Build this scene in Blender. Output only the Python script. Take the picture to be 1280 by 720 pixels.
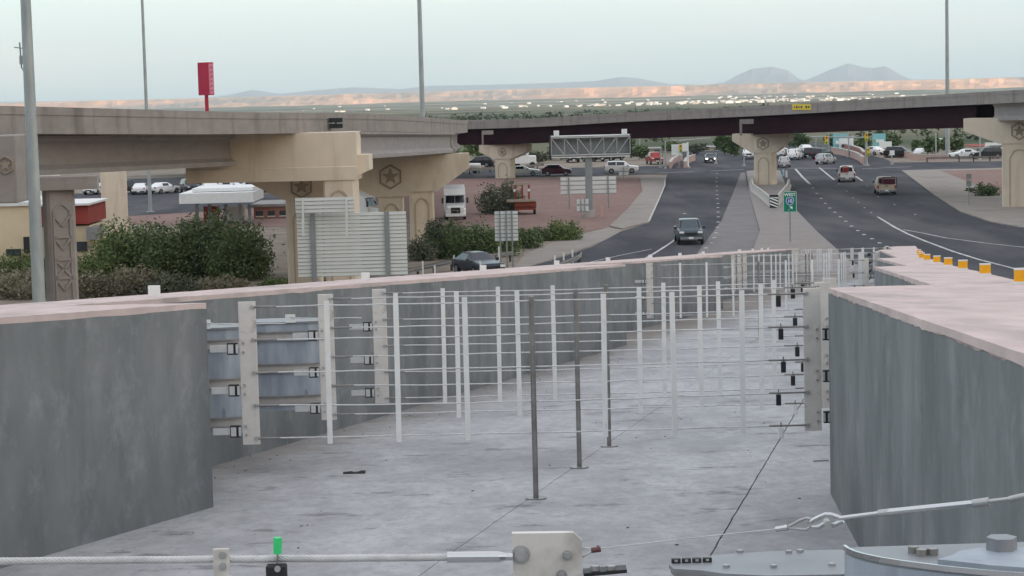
import bpy, bmesh, math, random
from mathutils import Vector, Matrix, noise
random.seed(7)
R = math.radians
for o in list(bpy.data.objects): bpy.data.objects.remove(o)
scn = bpy.context.scene
C = scn.collection

# ------------------------------------------------------------------ camera
CAMZ = 12.3                      # eye height above the flat of the interchange
FPX = 2700.0                     # focal length in pixels of a 1280 wide picture
PITCH = math.atan(249.0/FPX); ROLL = math.atan(0.0245)
cam_d = bpy.data.cameras.new('camera'); cam = bpy.data.objects.new('camera', cam_d); C.objects.link(cam)
cam_d.sensor_width = 36.0; cam_d.lens = 36.0*FPX/1280.0
cam_d.clip_start = 0.1; cam_d.clip_end = 60000.0
fwd = Vector((0, math.cos(PITCH), -math.sin(PITCH)))
r0 = Vector((1, 0, 0)); u0 = r0.cross(fwd).normalized()
cr, sr = math.cos(ROLL), math.sin(ROLL)
right = r0*cr - u0*sr; up = u0*cr + r0*sr
M = Matrix((right, up, -fwd)).transposed().to_4x4(); M.translation = Vector((0, 0, CAMZ))
cam.matrix_world = M
scn.camera = cam
EYE = Vector((0, 0, CAMZ))

# ------------------------------------------------------------------ sky, sun, exposure
SUN_EL, SUN_AZ = R(5.0), R(126.0)        # low evening sun behind the camera
w = bpy.data.worlds.new('World'); scn.world = w; w.use_nodes = True
nt = w.node_tree; nt.nodes.clear()
sky = nt.nodes.new('ShaderNodeTexSky'); sky.sky_type = 'NISHITA'; sky.sun_disc = False
sky.sun_elevation = SUN_EL; sky.sun_rotation = SUN_AZ; sky.dust_density = 1.0; sky.air_density = 1.0; sky.ozone_density = 1.0
bg1 = nt.nodes.new('ShaderNodeBackground'); bg1.inputs[1].default_value = 0.15
nt.links.new(sky.outputs[0], bg1.inputs[0])
# thin, even high cloud veil with faint streaks
tc = nt.nodes.new('ShaderNodeTexCoord'); mp = nt.nodes.new('ShaderNodeMapping'); mp.inputs['Scale'].default_value = (1.0, 1.0, 9.0)
nz = nt.nodes.new('ShaderNodeTexNoise'); nz.inputs['Scale'].default_value = 3.2; nz.inputs['Detail'].default_value = 6.0
cr_ = nt.nodes.new('ShaderNodeValToRGB')
cr_.color_ramp.elements[0].position = 0.42; cr_.color_ramp.elements[0].color = (0.17, 0.355, 0.43, 1)
cr_.color_ramp.elements[1].position = 0.70; cr_.color_ramp.elements[1].color = (0.42, 0.46, 0.465, 1)
nt.links.new(tc.outputs['Generated'], mp.inputs[0]); nt.links.new(mp.outputs[0], nz.inputs[0]); nt.links.new(nz.outputs[0], cr_.inputs[0])
# the veil turns from pale mint low down to a neutral white-grey overhead
sepz = nt.nodes.new('ShaderNodeSeparateXYZ'); nt.links.new(tc.outputs['Generated'], sepz.inputs[0])
mrz = nt.nodes.new('ShaderNodeMapRange'); mrz.interpolation_type = 'SMOOTHSTEP'; mrz.inputs[1].default_value = 0.08; mrz.inputs[2].default_value = 0.55; nt.links.new(sepz.outputs[2], mrz.inputs[0])
mxz = nt.nodes.new('ShaderNodeMix'); mxz.data_type = 'RGBA'; mxz.inputs[7].default_value = (0.685, 0.645, 0.66, 1)
nt.links.new(mrz.outputs[0], mxz.inputs[0]); nt.links.new(cr_.outputs[0], mxz.inputs[6])
bg2 = nt.nodes.new('ShaderNodeBackground'); bg2.inputs[1].default_value = 1.0
nt.links.new(mxz.outputs[2], bg2.inputs[0])
mx = nt.nodes.new('ShaderNodeMixShader'); mx.inputs[0].default_value = 0.44
wo = nt.nodes.new('ShaderNodeOutputWorld')
nt.links.new(bg1.outputs[0], mx.inputs[1]); nt.links.new(bg2.outputs[0], mx.inputs[2]); nt.links.new(mx.outputs[0], wo.inputs[0])

sd = bpy.data.lights.new('sun', 'SUN'); so = bpy.data.objects.new('sun', sd); C.objects.link(so)
sd.energy = 5.0; sd.angle = R(0.6); sd.color = (1.0, 0.80, 0.62)
sun_from = Vector((math.sin(SUN_AZ)*math.cos(SUN_EL), math.cos(SUN_AZ)*math.cos(SUN_EL), math.sin(SUN_EL)))
so.rotation_euler = (-sun_from).to_track_quat('-Z', 'Y').to_euler(); so.location = (0, -30, 60)
scn.view_settings.view_transform = 'Standard'; scn.view_settings.look = 'None'
scn.view_settings.exposure = 1.58; scn.view_settings.gamma = 1.0; scn.view_settings.use_curve_mapping = False

# ------------------------------------------------------------------ layout helpers
def ray(px, py):
    return (right*((px-640)/FPX) - up*((py-360)/FPX) + fwd)
def P(px, py, Y):                # point at picture place px,py and ground distance Y
    d = ray(px, py); return EYE + d*(Y/d.y)
def G(px, py, z=0.0):            # point on the flat
    d = ray(px, py); return EYE + d*((z-CAMZ)/d.z)
RS = 0.074; RZ0 = CAMZ-2.4
def zr(Y): return RZ0 - RS*Y     # the ramp's plane
def XL(Y): return -2.52+0.18*(Y-20.4)     # line of the nets' left ends
def XR(Y): return XL(Y)+5.36      # and right ends
def XOL(Y): return -5.3+0.18*(Y-20.6)
def XOR(Y): return 4.68+0.155*(Y-19.1)+max(0.0, Y-45)*0.03
def ground_z(X, Y):
    s = zr(Y)-0.35
    xo = XOL(Y)-0.2
    if X < xo: s -= (xo-X)*0.65
    if Y < 148 and s > 0: return s
    if Y < 520: return 0.0
    r = math.hypot(X, Y)
    t = min(1.0, max(0.0, (Y-520)/4000.0))
    return -24.0*t

# ------------------------------------------------------------------ materials
MATS = {}
def mat(name, c1, c2=None, scale=6.0, rough=0.8, metal=0.0, bump=0.0, stretch=(1,1,1), lo=0.3, hi=0.7, detail=5.0, spec=0.35,
        c3=None, s3=0.6, lo3=0.55, hi3=0.75, st3=(1,1,1), bscale=None, emit=None, coat=0.0):
    m = bpy.data.materials.new(name); m.use_nodes = True; MATS[name] = m
    n = m.node_tree.nodes; l = m.node_tree.links; b = n['Principled BSDF']
    b.inputs['Roughness'].default_value = rough; b.inputs['Metallic'].default_value = metal
    b.inputs['Specular IOR Level'].default_value = spec
    if coat: b.inputs['Coat Weight'].default_value = coat; b.inputs['Coat Roughness'].default_value = 0.08
    b.inputs['Base Color'].default_value = (*c1, 1)
    if emit: b.inputs['Emission Color'].default_value = (*c1, 1); b.inputs['Emission Strength'].default_value = emit
    if c2 is None and not bump: return m
    t = n.new('ShaderNodeTexCoord')
    def nse(sc, st, det):
        mp = n.new('ShaderNodeMapping'); mp.inputs['Scale'].default_value = st; l.new(t.outputs['Object'], mp.inputs[0])
        z = n.new('ShaderNodeTexNoise'); z.inputs['Scale'].default_value = sc; z.inputs['Detail'].default_value = det; z.inputs['Roughness'].default_value = 0.6
        l.new(mp.outputs[0], z.inputs[0]); return z
    z1 = nse(scale, stretch, detail)
    if c2 is not None:
        rmp = n.new('ShaderNodeValToRGB'); e = rmp.color_ramp.elements
        e[0].position = lo; e[0].color = (*c1, 1); e[1].position = hi; e[1].color = (*c2, 1)
        l.new(z1.outputs[0], rmp.inputs[0]); out = rmp.outputs[0]
        if c3 is not None:
            z3 = nse(s3, st3, 4.0)
            mr = n.new('ShaderNodeMapRange'); mr.inputs[1].default_value = lo3; mr.inputs[2].default_value = hi3; l.new(z3.outputs[0], mr.inputs[0])
            mi = n.new('ShaderNodeMix'); mi.data_type = 'RGBA'; l.new(mr.outputs[0], mi.inputs[0]); l.new(out, mi.inputs[6]); mi.inputs[7].default_value = (*c3, 1)
            out = mi.outputs[2]
        l.new(out, b.inputs['Base Color'])
    if bump:
        zb = nse(bscale or scale*4, stretch, 6.0); bp = n.new('ShaderNodeBump'); bp.inputs['Strength'].default_value = bump; bp.inputs['Distance'].default_value = 0.02
        l.new(zb.outputs[0], bp.inputs['Height']); l.new(bp.outputs[0], b.inputs['Normal'])
    return m
mat('slab_base', (0.10,0.10,0.10), (0.16,0.15,0.14), 4.0, 0.9)
mat('coping', (0.50,0.395,0.375), (0.66,0.53,0.50), 2.2, 0.88, bump=0.3, detail=10, stretch=(1.6,0.5,1), c3=(0.40,0.335,0.315), s3=0.9, lo3=0.52, hi3=0.72, st3=(1.5,0.6,1), bscale=26)
mat('galv', (0.36,0.355,0.35), (0.50,0.495,0.49), 9.0, 0.4, 0.5, stretch=(1,1,0.5))
mat('plate', (0.62,0.58,0.54), (0.74,0.70,0.655), 5.0, 0.45, 0.15, bump=0.08, detail=9, c3=(0.40,0.36,0.32), s3=5.0, lo3=0.55, hi3=0.75)
mat('strap', (0.70,0.69,0.67), (0.82,0.81,0.79), 3.0, 0.5, 0.0, c3=(0.60,0.585,0.565), s3=5.0, lo3=0.58, hi3=0.75)
mat('cable', (0.50,0.495,0.49), (0.68,0.675,0.67), 20.0, 0.4, 0.3)
mat('pipe', (0.21,0.20,0.19), (0.33,0.315,0.30), 7.0, 0.4, 0.5)
mat('black', (0.018,0.018,0.02), (0.035,0.035,0.037), 8.0, 0.5)
mat('bluesteel', (0.255,0.29,0.345), (0.41,0.445,0.495), 4.0, 0.5, 0.15, stretch=(1.4,1.4,0.3), lo=0.35, hi=0.65, c3=(0.20,0.215,0.25), s3=6.0, lo3=0.60, hi3=0.72, st3=(1.2,1.2,0.3))
mat('greysteel', (0.23,0.235,0.25), (0.31,0.315,0.33), 4.0, 0.45, 0.3, c3=(0.25,0.26,0.27), s3=3.0, lo3=0.6, hi3=0.8)
mat('silver', (0.62,0.62,0.61), (0.78,0.78,0.77), 6.0, 0.3, 0.5)
mat('tape', (0.42,0.39,0.36), (0.56,0.53,0.50), 5.0, 0.45, 0.4)
mat('greentip', (0.05,0.62,0.20), rough=0.5)
mat('brownsleeve', (0.13,0.06,0.05), rough=0.6)
mat('white_refl', (0.80,0.80,0.78), (0.72,0.72,0.70), 5.0, 0.5)
mat('amber', (0.80,0.36,0.015), (0.90,0.44,0.02), 8.0, 0.35)
mat('bridge_conc', (0.27,0.238,0.22), (0.335,0.297,0.275), 0.7, 0.9, bump=0.15, stretch=(1,1,2.5), c3=(0.185,0.162,0.148), s3=0.9, lo3=0.52, hi3=0.75, st3=(1,1,0.12))
mat('girder_conc', (0.29,0.262,0.25), (0.35,0.315,0.305), 0.8, 0.9, bump=0.1, stretch=(1,1,3), c3=(0.2,0.185,0.17), s3=0.4, lo3=0.6, hi3=0.85)
mat('tan_conc', (0.66,0.56,0.445), (0.74,0.63,0.50), 0.8, 0.9, bump=0.12, c3=(0.50,0.41,0.315), s3=1.0, lo3=0.54, hi3=0.78, st3=(1,1,0.12))
mat('tan_dark', (0.30,0.24,0.185), (0.36,0.29,0.225), 1.0, 0.9)
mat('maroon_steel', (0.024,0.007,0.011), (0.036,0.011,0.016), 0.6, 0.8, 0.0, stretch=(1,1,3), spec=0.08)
mat('deck_asphalt', (0.16,0.155,0.15), (0.22,0.21,0.2), 0.6, 0.95)
mat('asphalt', (0.043,0.044,0.053), (0.068,0.068,0.078), 0.35, 0.92, spec=0.15, bump=0.2, stretch=(1,0.25,1), c3=(0.115,0.11,0.115), s3=0.10, lo3=0.46, hi3=0.72, st3=(1.6,0.3,1), bscale=6)
mat('shoulder', (0.17,0.155,0.155), (0.215,0.197,0.195), 0.4, 0.95, bump=0.2, c3=(0.15,0.145,0.14), s3=0.12, bscale=6)
mat('gore', (0.23,0.205,0.192), (0.285,0.252,0.235), 0.5, 0.95, bump=0.2, c3=(0.24,0.21,0.19), s3=0.15, bscale=5)
mat('sidewalk', (0.25,0.22,0.195), (0.315,0.28,0.25), 0.5, 0.95, bump=0.15, c3=(0.205,0.18,0.16), s3=0.2, bscale=5)
mat('kerbstone', (0.42,0.40,0.37), (0.50,0.47,0.44), 1.0, 0.9)
mat('red_dirt', (0.19,0.112,0.095), (0.265,0.168,0.143), 1.2, 0.98, bump=0.6, c3=(0.26,0.18,0.15), s3=0.08, lo3=0.5, hi3=0.75, bscale=3)
mat('paint', (0.66,0.66,0.64), (0.30,0.30,0.29), 1.2, 0.7)
mat('pole_galv', (0.32,0.35,0.35), (0.45,0.48,0.48), 2.5, 0.5, 0.4, stretch=(1,1,0.35))
mat('alu_panel', (0.66,0.68,0.655), (0.76,0.775,0.75), 1.5, 0.6, 0.0, stretch=(0.5,1,3))
mat('alu_post', (0.27,0.29,0.29), (0.34,0.36,0.36), 2.0, 0.5, 0.5)
mat('sign_green', (0.0,0.20,0.12), rough=0.5); mat('sign_white', (0.8,0.82,0.80), rough=0.5); mat('sign_blue', (0.02,0.10,0.35), rough=0.5)
mat('sign_red', (0.42,0.012,0.05), (0.48,0.02,0.06), 1.0, 0.5); mat('sign_pink', (0.72,0.27,0.34), (0.66,0.22,0.30), 1.0, 0.5)
mat('sign_yellow', (0.75,0.55,0.04), rough=0.5); mat('sign_dark', (0.06,0.05,0.04), rough=0.6)
mat('leaf_a', (0.050,0.090,0.030), (0.14,0.185,0.07), 2.6, 0.7); mat('leaf_b', (0.075,0.125,0.034), (0.18,0.225,0.08), 2.6, 0.7)
mat('leaf_dry', (0.17,0.15,0.10), (0.32,0.285,0.20), 2.6, 0.85); mat('leaf_far', (0.045,0.072,0.034), (0.085,0.105,0.055), 0.05, 0.8)
mat('leaf_grey', (0.105,0.12,0.075), (0.165,0.175,0.12), 1.5, 0.8)
mat('bark', (0.09,0.07,0.05), (0.15,0.12,0.09), 4.0, 0.95)
mat('glass_dark', (0.012,0.015,0.018), rough=0.08, spec=0.6); mat('glass_bld', (0.04,0.05,0.055), rough=0.1, spec=0.6)
mat('rubber', (0.02,0.02,0.02), rough=0.85); mat('rim', (0.35,0.35,0.36), rough=0.35, metal=0.8); mat('chrome', (0.6,0.6,0.6), rough=0.2, metal=0.9)
mat('lamp_white', (0.85,0.86,0.84), rough=0.25); mat('lamp_red', (0.35,0.01,0.01), rough=0.3); mat('lamp_lit', (1.0,0.95,0.85), rough=0.3, emit=2.5)
for nm, c in dict(white=(0.78,0.78,0.77), black=(0.012,0.013,0.016), navy=(0.010,0.016,0.032), slate=(0.06,0.085,0.10), maroon=(0.07,0.006,0.018),
                  silver=(0.42,0.43,0.44), red=(0.30,0.02,0.015), tan=(0.42,0.36,0.28), rust=(0.26,0.06,0.03), orange=(0.65,0.16,0.02)).items():
    mat('paint_'+nm, c, tuple(min(1, k*1.06+0.002) for k in c), 2.0, 0.30, 0.05, spec=0.4, coat=0.3)
mat('stucco_tan', (0.68,0.54,0.36), (0.74,0.60,0.41), 1.0, 0.92, bump=0.1); mat('stucco_white', (0.72,0.71,0.68), (0.80,0.79,0.76), 1.0, 0.9)
mat('roof_red', (0.30,0.045,0.035), (0.38,0.07,0.05), 1.0, 0.8); mat('brickred', (0.28,0.13,0.10), (0.36,0.18,0.14), 1.0, 0.9)
mat('pinkwall', (0.47,0.31,0.27), (0.55,0.38,0.33), 1.0, 0.9); mat('roof_grey', (0.25,0.24,0.23), (0.33,0.32,0.3), 1.0, 0.9)
mat('house_a', (0.74,0.71,0.66)); mat('house_b', (0.58,0.52,0.45)); mat('house_c', (0.45,0.40,0.36))
mat('canopy_white', (0.72,0.73,0.72), (0.80,0.81,0.80), 3.0, 0.6); mat('cyan_sign', (0.25,0.55,0.60), rough=0.5); mat('green_roof', (0.05,0.25,0.17), rough=0.6)
mat('mesa', (0.55,0.27,0.14), (0.80,0.47,0.28), 0.006, 0.95, stretch=(1,0.4,6), c3=(0.27,0.23,0.18), s3=0.0016, lo3=0.44, hi3=0.62, st3=(1,0.3,5))
mat('panel_groove_shade', (0.46,0.36,0.26), (0.50,0.39,0.29), 2.0, 0.9)  # darker tan, the shade of recessed panel grooves painted into the frame colour
mat('rail_steel', (0.20,0.185,0.175), (0.30,0.28,0.265), 3.0, 0.5, 0.4)
mat('post_dark', (0.045,0.042,0.04), (0.08,0.072,0.068), 3.0, 0.8)
mat('mountain', (0.075,0.075,0.085), (0.13,0.12,0.125), 0.002, 0.95)

# cast concrete built from several layers: mottle, blotches, scuffs, pits and settled dust
def concrete(name, base, var, scuff, dust=None, wall=False):
    m = bpy.data.materials.new(name); m.use_nodes = True; MATS[name] = m
    n = m.node_tree.nodes; l = m.node_tree.links; b = n['Principled BSDF']; b.inputs['Roughness'].default_value = 0.82; b.inputs['Specular IOR Level'].default_value = 0.25
    t = n.new('ShaderNodeTexCoord')
    def nse(sc, st=(1,1,1), det=6.0, ro=0.6):
        mp = n.new('ShaderNodeMapping'); mp.inputs['Scale'].default_value = st; l.new(t.outputs['Object'], mp.inputs[0])
        z = n.new('ShaderNodeTexNoise'); z.inputs['Scale'].default_value = sc; z.inputs['Detail'].default_value = det; z.inputs['Roughness'].default_value = ro; l.new(mp.outputs[0], z.inputs[0]); return z.outputs[0]
    def rng_(v, a, b_): r = n.new('ShaderNodeMapRange'); r.inputs[1].default_value = a; r.inputs[2].default_value = b_; l.new(v, r.inputs[0]); return r.outputs[0]
    def mixc(f, a, b_, k=1.0):
        if k != 1.0: mm = n.new('ShaderNodeMath'); mm.operation = 'MULTIPLY'; mm.inputs[1].default_value = k; l.new(f, mm.inputs[0]); f = mm.outputs[0]
        x = n.new('ShaderNodeMix'); x.data_type = 'RGBA'; l.new(f, x.inputs[0])
        for q, i_ in ((a, 6), (b_, 7)):
            if isinstance(q, tuple): x.inputs[i_].default_value = (*q, 1)
            else: l.new(q, x.inputs[i_])
        return x.outputs[2]
    if wall:
        c = mixc(rng_(nse(0.9, (1,1,0.7), 7), 0.34, 0.66), base, var)
        c = mixc(rng_(nse(1.5, (1.3,1.3,0.22), 6), 0.54, 0.80), c, scuff, 0.30)          # pale runs
        c = mixc(rng_(nse(1.9, (1.2,1.2,0.20), 6), 0.55, 0.75), c, tuple(k_*0.66 for k_ in base), 0.35)   # dark runs
        c = mixc(rng_(nse(1.7, (1,1,1), 9, 0.75), 0.52, 0.66), c, tuple(min(1, k_*1.3) for k_ in var), 0.55)  # trowelled patches
        bmp = nse(30, (1,1,0.6), 8)
    else:
        c = mixc(rng_(nse(0.6, (1.3,0.6,1), 12, 0.72), 0.40, 0.60), base, var)
        c = mixc(rng_(nse(6.5, (1.2,0.6,1), 10, 0.75), 0.44, 0.64), c, tuple(k_*0.72 for k_ in base), 0.5)
        c = mixc(rng_(nse(1.5, (0.7,0.95,1), 9, 0.72), 0.575, 0.64), c, scuff, 0.8)       # scuffs
        c = mixc(rng_(nse(0.22, (1,0.6,1), 5), 0.54, 0.66), c, scuff, 0.5)              # big damp patches
        c = mixc(rng_(nse(26, (1,1,1), 4, 0.5), 0.66, 0.74), c, tuple(k_*0.5 for k_ in scuff), 0.7)   # pits
        if dust:
            sx = n.new('ShaderNodeSeparateXYZ'); l.new(t.outputs['Object'], sx.inputs[0])
            a1 = n.new('ShaderNodeMath'); a1.operation = 'MULTIPLY_ADD'; a1.inputs[1].default_value = -0.224; l.new(sx.outputs[1], a1.inputs[0]); l.new(sx.outputs[0], a1.inputs[2])
            a2 = n.new('ShaderNodeMath'); a2.operation = 'MULTIPLY_ADD'; a2.inputs[1].default_value = 1.6; l.new(nse(1.6, (1,1,1), 6), a2.inputs[0]); l.new(a1.outputs[0], a2.inputs[2])
            c = mixc(rng_(a2.outputs[0], -7.0, -8.3), c, dust, 0.8)                      # dirt swept against the long wall
        bmp = nse(22, (1,1,1), 8)
    l.new(c, b.inputs['Base Color'])
    bp = n.new('ShaderNodeBump'); bp.inputs['Strength'].default_value = 0.22; bp.inputs['Distance'].default_value = 0.006; l.new(bmp, bp.inputs['Height']); l.new(bp.outputs[0], b.inputs['Normal'])
concrete('slab', (0.355,0.357,0.364), (0.495,0.497,0.502), (0.165,0.165,0.168), dust=(0.22,0.185,0.155))
concrete('wall_grey', (0.135,0.145,0.15), (0.225,0.232,0.235), (0.31,0.31,0.30), wall=True)

# ground: gravelly desert soil near, olive scrub plain beyond the interchange
def ground_mat():
    m = bpy.data.materials.new('desert_ground'); m.use_nodes = True; MATS['ground'] = m
    n = m.node_tree.nodes; l = m.node_tree.links; b = n['Principled BSDF']; b.inputs['Roughness'].default_value = 0.97; b.inputs['Specular IOR Level'].default_value = 0.1
    t = n.new('ShaderNodeTexCoord')
    def nse(sc, st=(1,1,1), det=6.0):
        mp = n.new('ShaderNodeMapping'); mp.inputs['Scale'].default_value = st; l.new(t.outputs['Object'], mp.inputs[0])
        z = n.new('ShaderNodeTexNoise'); z.inputs['Scale'].default_value = sc; z.inputs['Detail'].default_value = det; l.new(mp.outputs[0], z.inputs[0]); return z
    def ramp(src, p0, c0, p1, c1):
        r = n.new('ShaderNodeValToRGB'); e = r.color_ramp.elements; e[0].position = p0; e[0].color = (*c0, 1); e[1].position = p1; e[1].color = (*c1, 1); l.new(src, r.inputs[0]); return r.outputs[0]
    near = ramp(nse(0.35).outputs[0], 0.3, (0.20,0.165,0.135), 0.7, (0.33,0.28,0.23))
    scrub = ramp(nse(0.012, (1,0.35,1), 9).outputs[0], 0.36, (0.055,0.075,0.042), 0.70, (0.21,0.195,0.13))
    bands = nse(0.0011, (0.35,1.5,1), 5)
    mr = n.new('ShaderNodeMapRange'); mr.inputs[1].default_value = 0.52; mr.inputs[2].default_value = 0.66; l.new(bands.outputs[0], mr.inputs[0])
    mi0 = n.new('ShaderNodeMix'); mi0.data_type = 'RGBA'; l.new(mr.outputs[0], mi0.inputs[0]); l.new(scrub, mi0.inputs[6]); mi0.inputs[7].default_value = (0.40,0.31,0.23,1)
    sx = n.new('ShaderNodeSeparateXYZ'); l.new(t.outputs['Object'], sx.inputs[0])
    mf = n.new('ShaderNodeMapRange'); mf.inputs[1].default_value = 350; mf.inputs[2].default_value = 420; l.new(sx.outputs[1], mf.inputs[0])
    mi = n.new('ShaderNodeMix'); mi.data_type = 'RGBA'; l.new(mf.outputs[0], mi.inputs[0]); l.new(near, mi.inputs[6]); l.new(mi0.outputs[2], mi.inputs[7])
    l.new(mi.outputs[2], b.inputs['Base Color'])
    bp = n.new('ShaderNodeBump'); bp.inputs['Strength'].default_value = 0.5; bp.inputs['Distance'].default_value = 0.1; l.new(nse(2.5).outputs[0], bp.inputs['Height']); l.new(bp.outputs[0], b.inputs['Normal'])
ground_mat()

# ------------------------------------------------------------------ mesh helpers
class MB:
    def __init__(s): s.v = []; s.f = []; s.sm = []
    def face(s, pts, smooth=False):
        i = len(s.v); s.v += [Vector(p) for p in pts]; s.f.append(tuple(range(i, i+len(pts)))); s.sm.append(smooth)
    def box(s, c, size, rz=0.0, m3=None):
        c = Vector(c); hx, hy, hz = size[0]/2, size[1]/2, size[2]/2
        m = m3 or Matrix.Rotation(rz, 3, 'Z'); i = len(s.v)
        for x in (-hx, hx):
            for y in (-hy, hy):
                for z in (-hz, hz): s.v.append(c + m @ Vector((x, y, z)))
        for q in ((0,1,3,2),(4,6,7,5),(0,4,5,1),(2,3,7,6),(0,2,6,4),(1,5,7,3)): s.f.append(tuple(i+k for k in q)); s.sm.append(False)
        return s
    def bar(s, p0, p1, wd, ht, upv=(0,0,1)):
        p0 = Vector(p0); p1 = Vector(p1); d = p1-p0; L = d.length; d.normalize()
        sd_ = d.cross(Vector(upv)); sd_ = sd_.normalized() if sd_.length > 1e-6 else Vector((1,0,0)); u = sd_.cross(d)
        m = Matrix((sd_, d, u)).transposed()
        return s.box((p0+p1)/2, (wd, L, ht), m3=m)
    def tube(s, p0, p1, r0_, r1_=None, n=10, cap=True):
        r1_ = r0_ if r1_ is None else r1_
        p0 = Vector(p0); p1 = Vector(p1); d = (p1-p0).normalized()
        a = d.cross(Vector((0,0,1))) if abs(d.z) < 0.95 else d.cross(Vector((0,1,0)))
        a.normalize(); b = d.cross(a); i = len(s.v)
        for p, r in ((p0, r0_), (p1, r1_)):
            for k in range(n):
                t = 2*math.pi*k/n; s.v.append(p + (a*math.cos(t)+b*math.sin(t))*r)
        for k in range(n): s.f.append((i+k, i+n+k, i+n+(k+1)%n, i+(k+1)%n)); s.sm.append(True)
        if cap:
            for base, rev in ((0, 0), (n, 1)):
                q = [s.v[i+base+k].copy() for k in range(n)]
                s.face(q[::-1] if rev else q)
        return s
    def pipe(s, pts, r, n=8):
        pts = [Vector(p) for p in pts]; i = len(s.v); prev = None
        for k, p in enumerate(pts):
            d = (pts[min(k+1, len(pts)-1)]-pts[max(k-1, 0)]).normalized()
            if prev is None:
                a = d.cross(Vector((0,0,1))) if abs(d.z) < 0.9 else d.cross(Vector((0,1,0)))
            else: a = prev - d*prev.dot(d)
            a.normalize(); prev = a; b = d.cross(a)
            for j in range(n):
                t = 2*math.pi*j/n; s.v.append(p+(a*math.cos(t)+b*math.sin(t))*r)
        for k in range(len(pts)-1):
            for j in range(n):
                s.f.append((i+k*n+j, i+(k+1)*n+j, i+(k+1)*n+(j+1)%n, i+k*n+(j+1)%n)); s.sm.append(True)
        return s
    def solid(s, bot, top):      # two rings of points
        n = len(bot); s.face([Vector(p) for p in bot][::-1]); s.face(top)
        for k in range(n): s.face([bot[k], bot[(k+1)%n], top[(k+1)%n], top[k]])
        return s
    def loft(s, rings, caps=True, smooth=False, closed=True):
        n = len(rings[0]); i = len(s.v)
        for r in rings: s.v += [Vector(p) for p in r]
        for k in range(len(rings)-1):
            for j in range(n if closed else n-1):
                s.f.append((i+k*n+j, i+k*n+(j+1)%n, i+(k+1)*n+(j+1)%n, i+(k+1)*n+j)); s.sm.append(smooth)
        if caps:
            s.face([p for p in rings[0]][::-1]); s.face(list(rings[-1]))
        return s
    def add(s, other, m4=None):
        i = len(s.v); s.v += [(m4 @ p if m4 else p.copy()) for p in other.v]
        s.f += [tuple(i+k for k in q) for q in other.f]; s.sm += other.sm; return s
    def build(s, name, m, parent=None, loc=None, bevel=0.0, fix=True):
        off = Vector(loc) if loc is not None else (parent.location.copy() if parent and not parent.parent else (Vector(parent['_o']) if parent else Vector((0,0,0))))
        me = bpy.data.meshes.new(name); me.from_pydata([tuple(p-off) for p in s.v], [], s.f)
        me.polygons.foreach_set('use_smooth', s.sm); me.materials.append(MATS[m] if isinstance(m, str) else m); me.update()
        if fix:
            bm = bmesh.new(); bm.from_mesh(me)
            bmesh.ops.recalc_face_normals(bm, faces=bm.faces); bm.to_mesh(me); bm.free()
        o = bpy.data.objects.new(name, me); C.objects.link(o)
        if parent: o.parent = parent
        else: o.location = off
        if bevel:
            md = o.modifiers.new('bevel', 'BEVEL'); md.width = bevel; md.segments = 2; md.limit_method = 'ANGLE'
        return o
def sub(part, mb, name, m, **k):     # a piece of a part: same origin as the thing
    root = part.parent
    o = mb.build(name, m, None, loc=root.location); o.location = (0,0,0); o.parent = part; return o
def thing(name, label, cat, loc=(0,0,0), rz=0.0, group=None):
    o = bpy.data.objects.new(name, None); C.objects.link(o); o.location = loc; o.rotation_euler = (0,0,rz); o.empty_display_size = 0.3
    o['label'] = label; o['category'] = cat
    if group: o['group'] = group
    return o
def tag(o, label, cat, group=None):
    o['label'] = label; o['category'] = cat
    if group: o['group'] = group
    return o
def struct(o): o['kind'] = 'structure'; return o
def stuff(o, label=None, cat=None):
    o['kind'] = 'stuff'
    if label: o['label'] = label; o['category'] = cat
    return o
def dup(root, loc, rz=0.0, label=None, group=None, sc=1.0):
    r = root.copy(); C.objects.link(r); r.location = loc; r.rotation_euler = (0,0,rz); r.scale = (sc, sc, sc)
    if label: r['label'] = label
    if group: r['group'] = group
    for ch in root.children:
        c = ch.copy(); C.objects.link(c); c.parent = r
        for g in ch.children:
            d = g.copy(); C.objects.link(d); d.parent = c
    return r
def interp(tab, t):
    if t <= tab[0][0]: return tab[0][1]
    for (a, va), (b, vb) in zip(tab, tab[1:]):
        if t <= b: return va+(vb-va)*(t-a)/(b-a)
    return tab[-1][1]

# ================================================================== THE SETTING
def GR(px, py):                  # point on the ramp plane
    d = ray(px, py); return EYE + d*(-2.4/(d.z+RS*d.y))
# ---- ground sheet, dense near the camera, reaching the horizon
def axis(lo, hi, step, far_lo, far_hi, g=1.22):
    a = []; x = lo
    while x < hi: a.append(x); x += step
    s = step
    while x < far_hi: a.append(x); s *= g; x += s
    a.append(far_hi); x = lo; s = step; b = []
    while True:
        s *= g; x -= s
        if x < far_lo: break
        b.append(x)
    b.append(far_lo); return b[::-1]+a
gx = axis(-40, 45, 1.0, -18000, 18000); gy = axis(-12, 160, 1.0, -9000, 26000, 1.12)
vs = [(x, y, ground_z(x, y)) for y in gy for x in gx]; nx = len(gx)
fs = [(j*nx+i, j*nx+i+1, (j+1)*nx+i+1, (j+1)*nx+i) for j in range(len(gy)-1) for i in range(nx-1)]
me = bpy.data.meshes.new('ground'); me.from_pydata(vs, [], fs); me.materials.append(MATS['ground']); me.update()
gnd = bpy.data.objects.new('ground', me); C.objects.link(gnd); struct(gnd)

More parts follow.
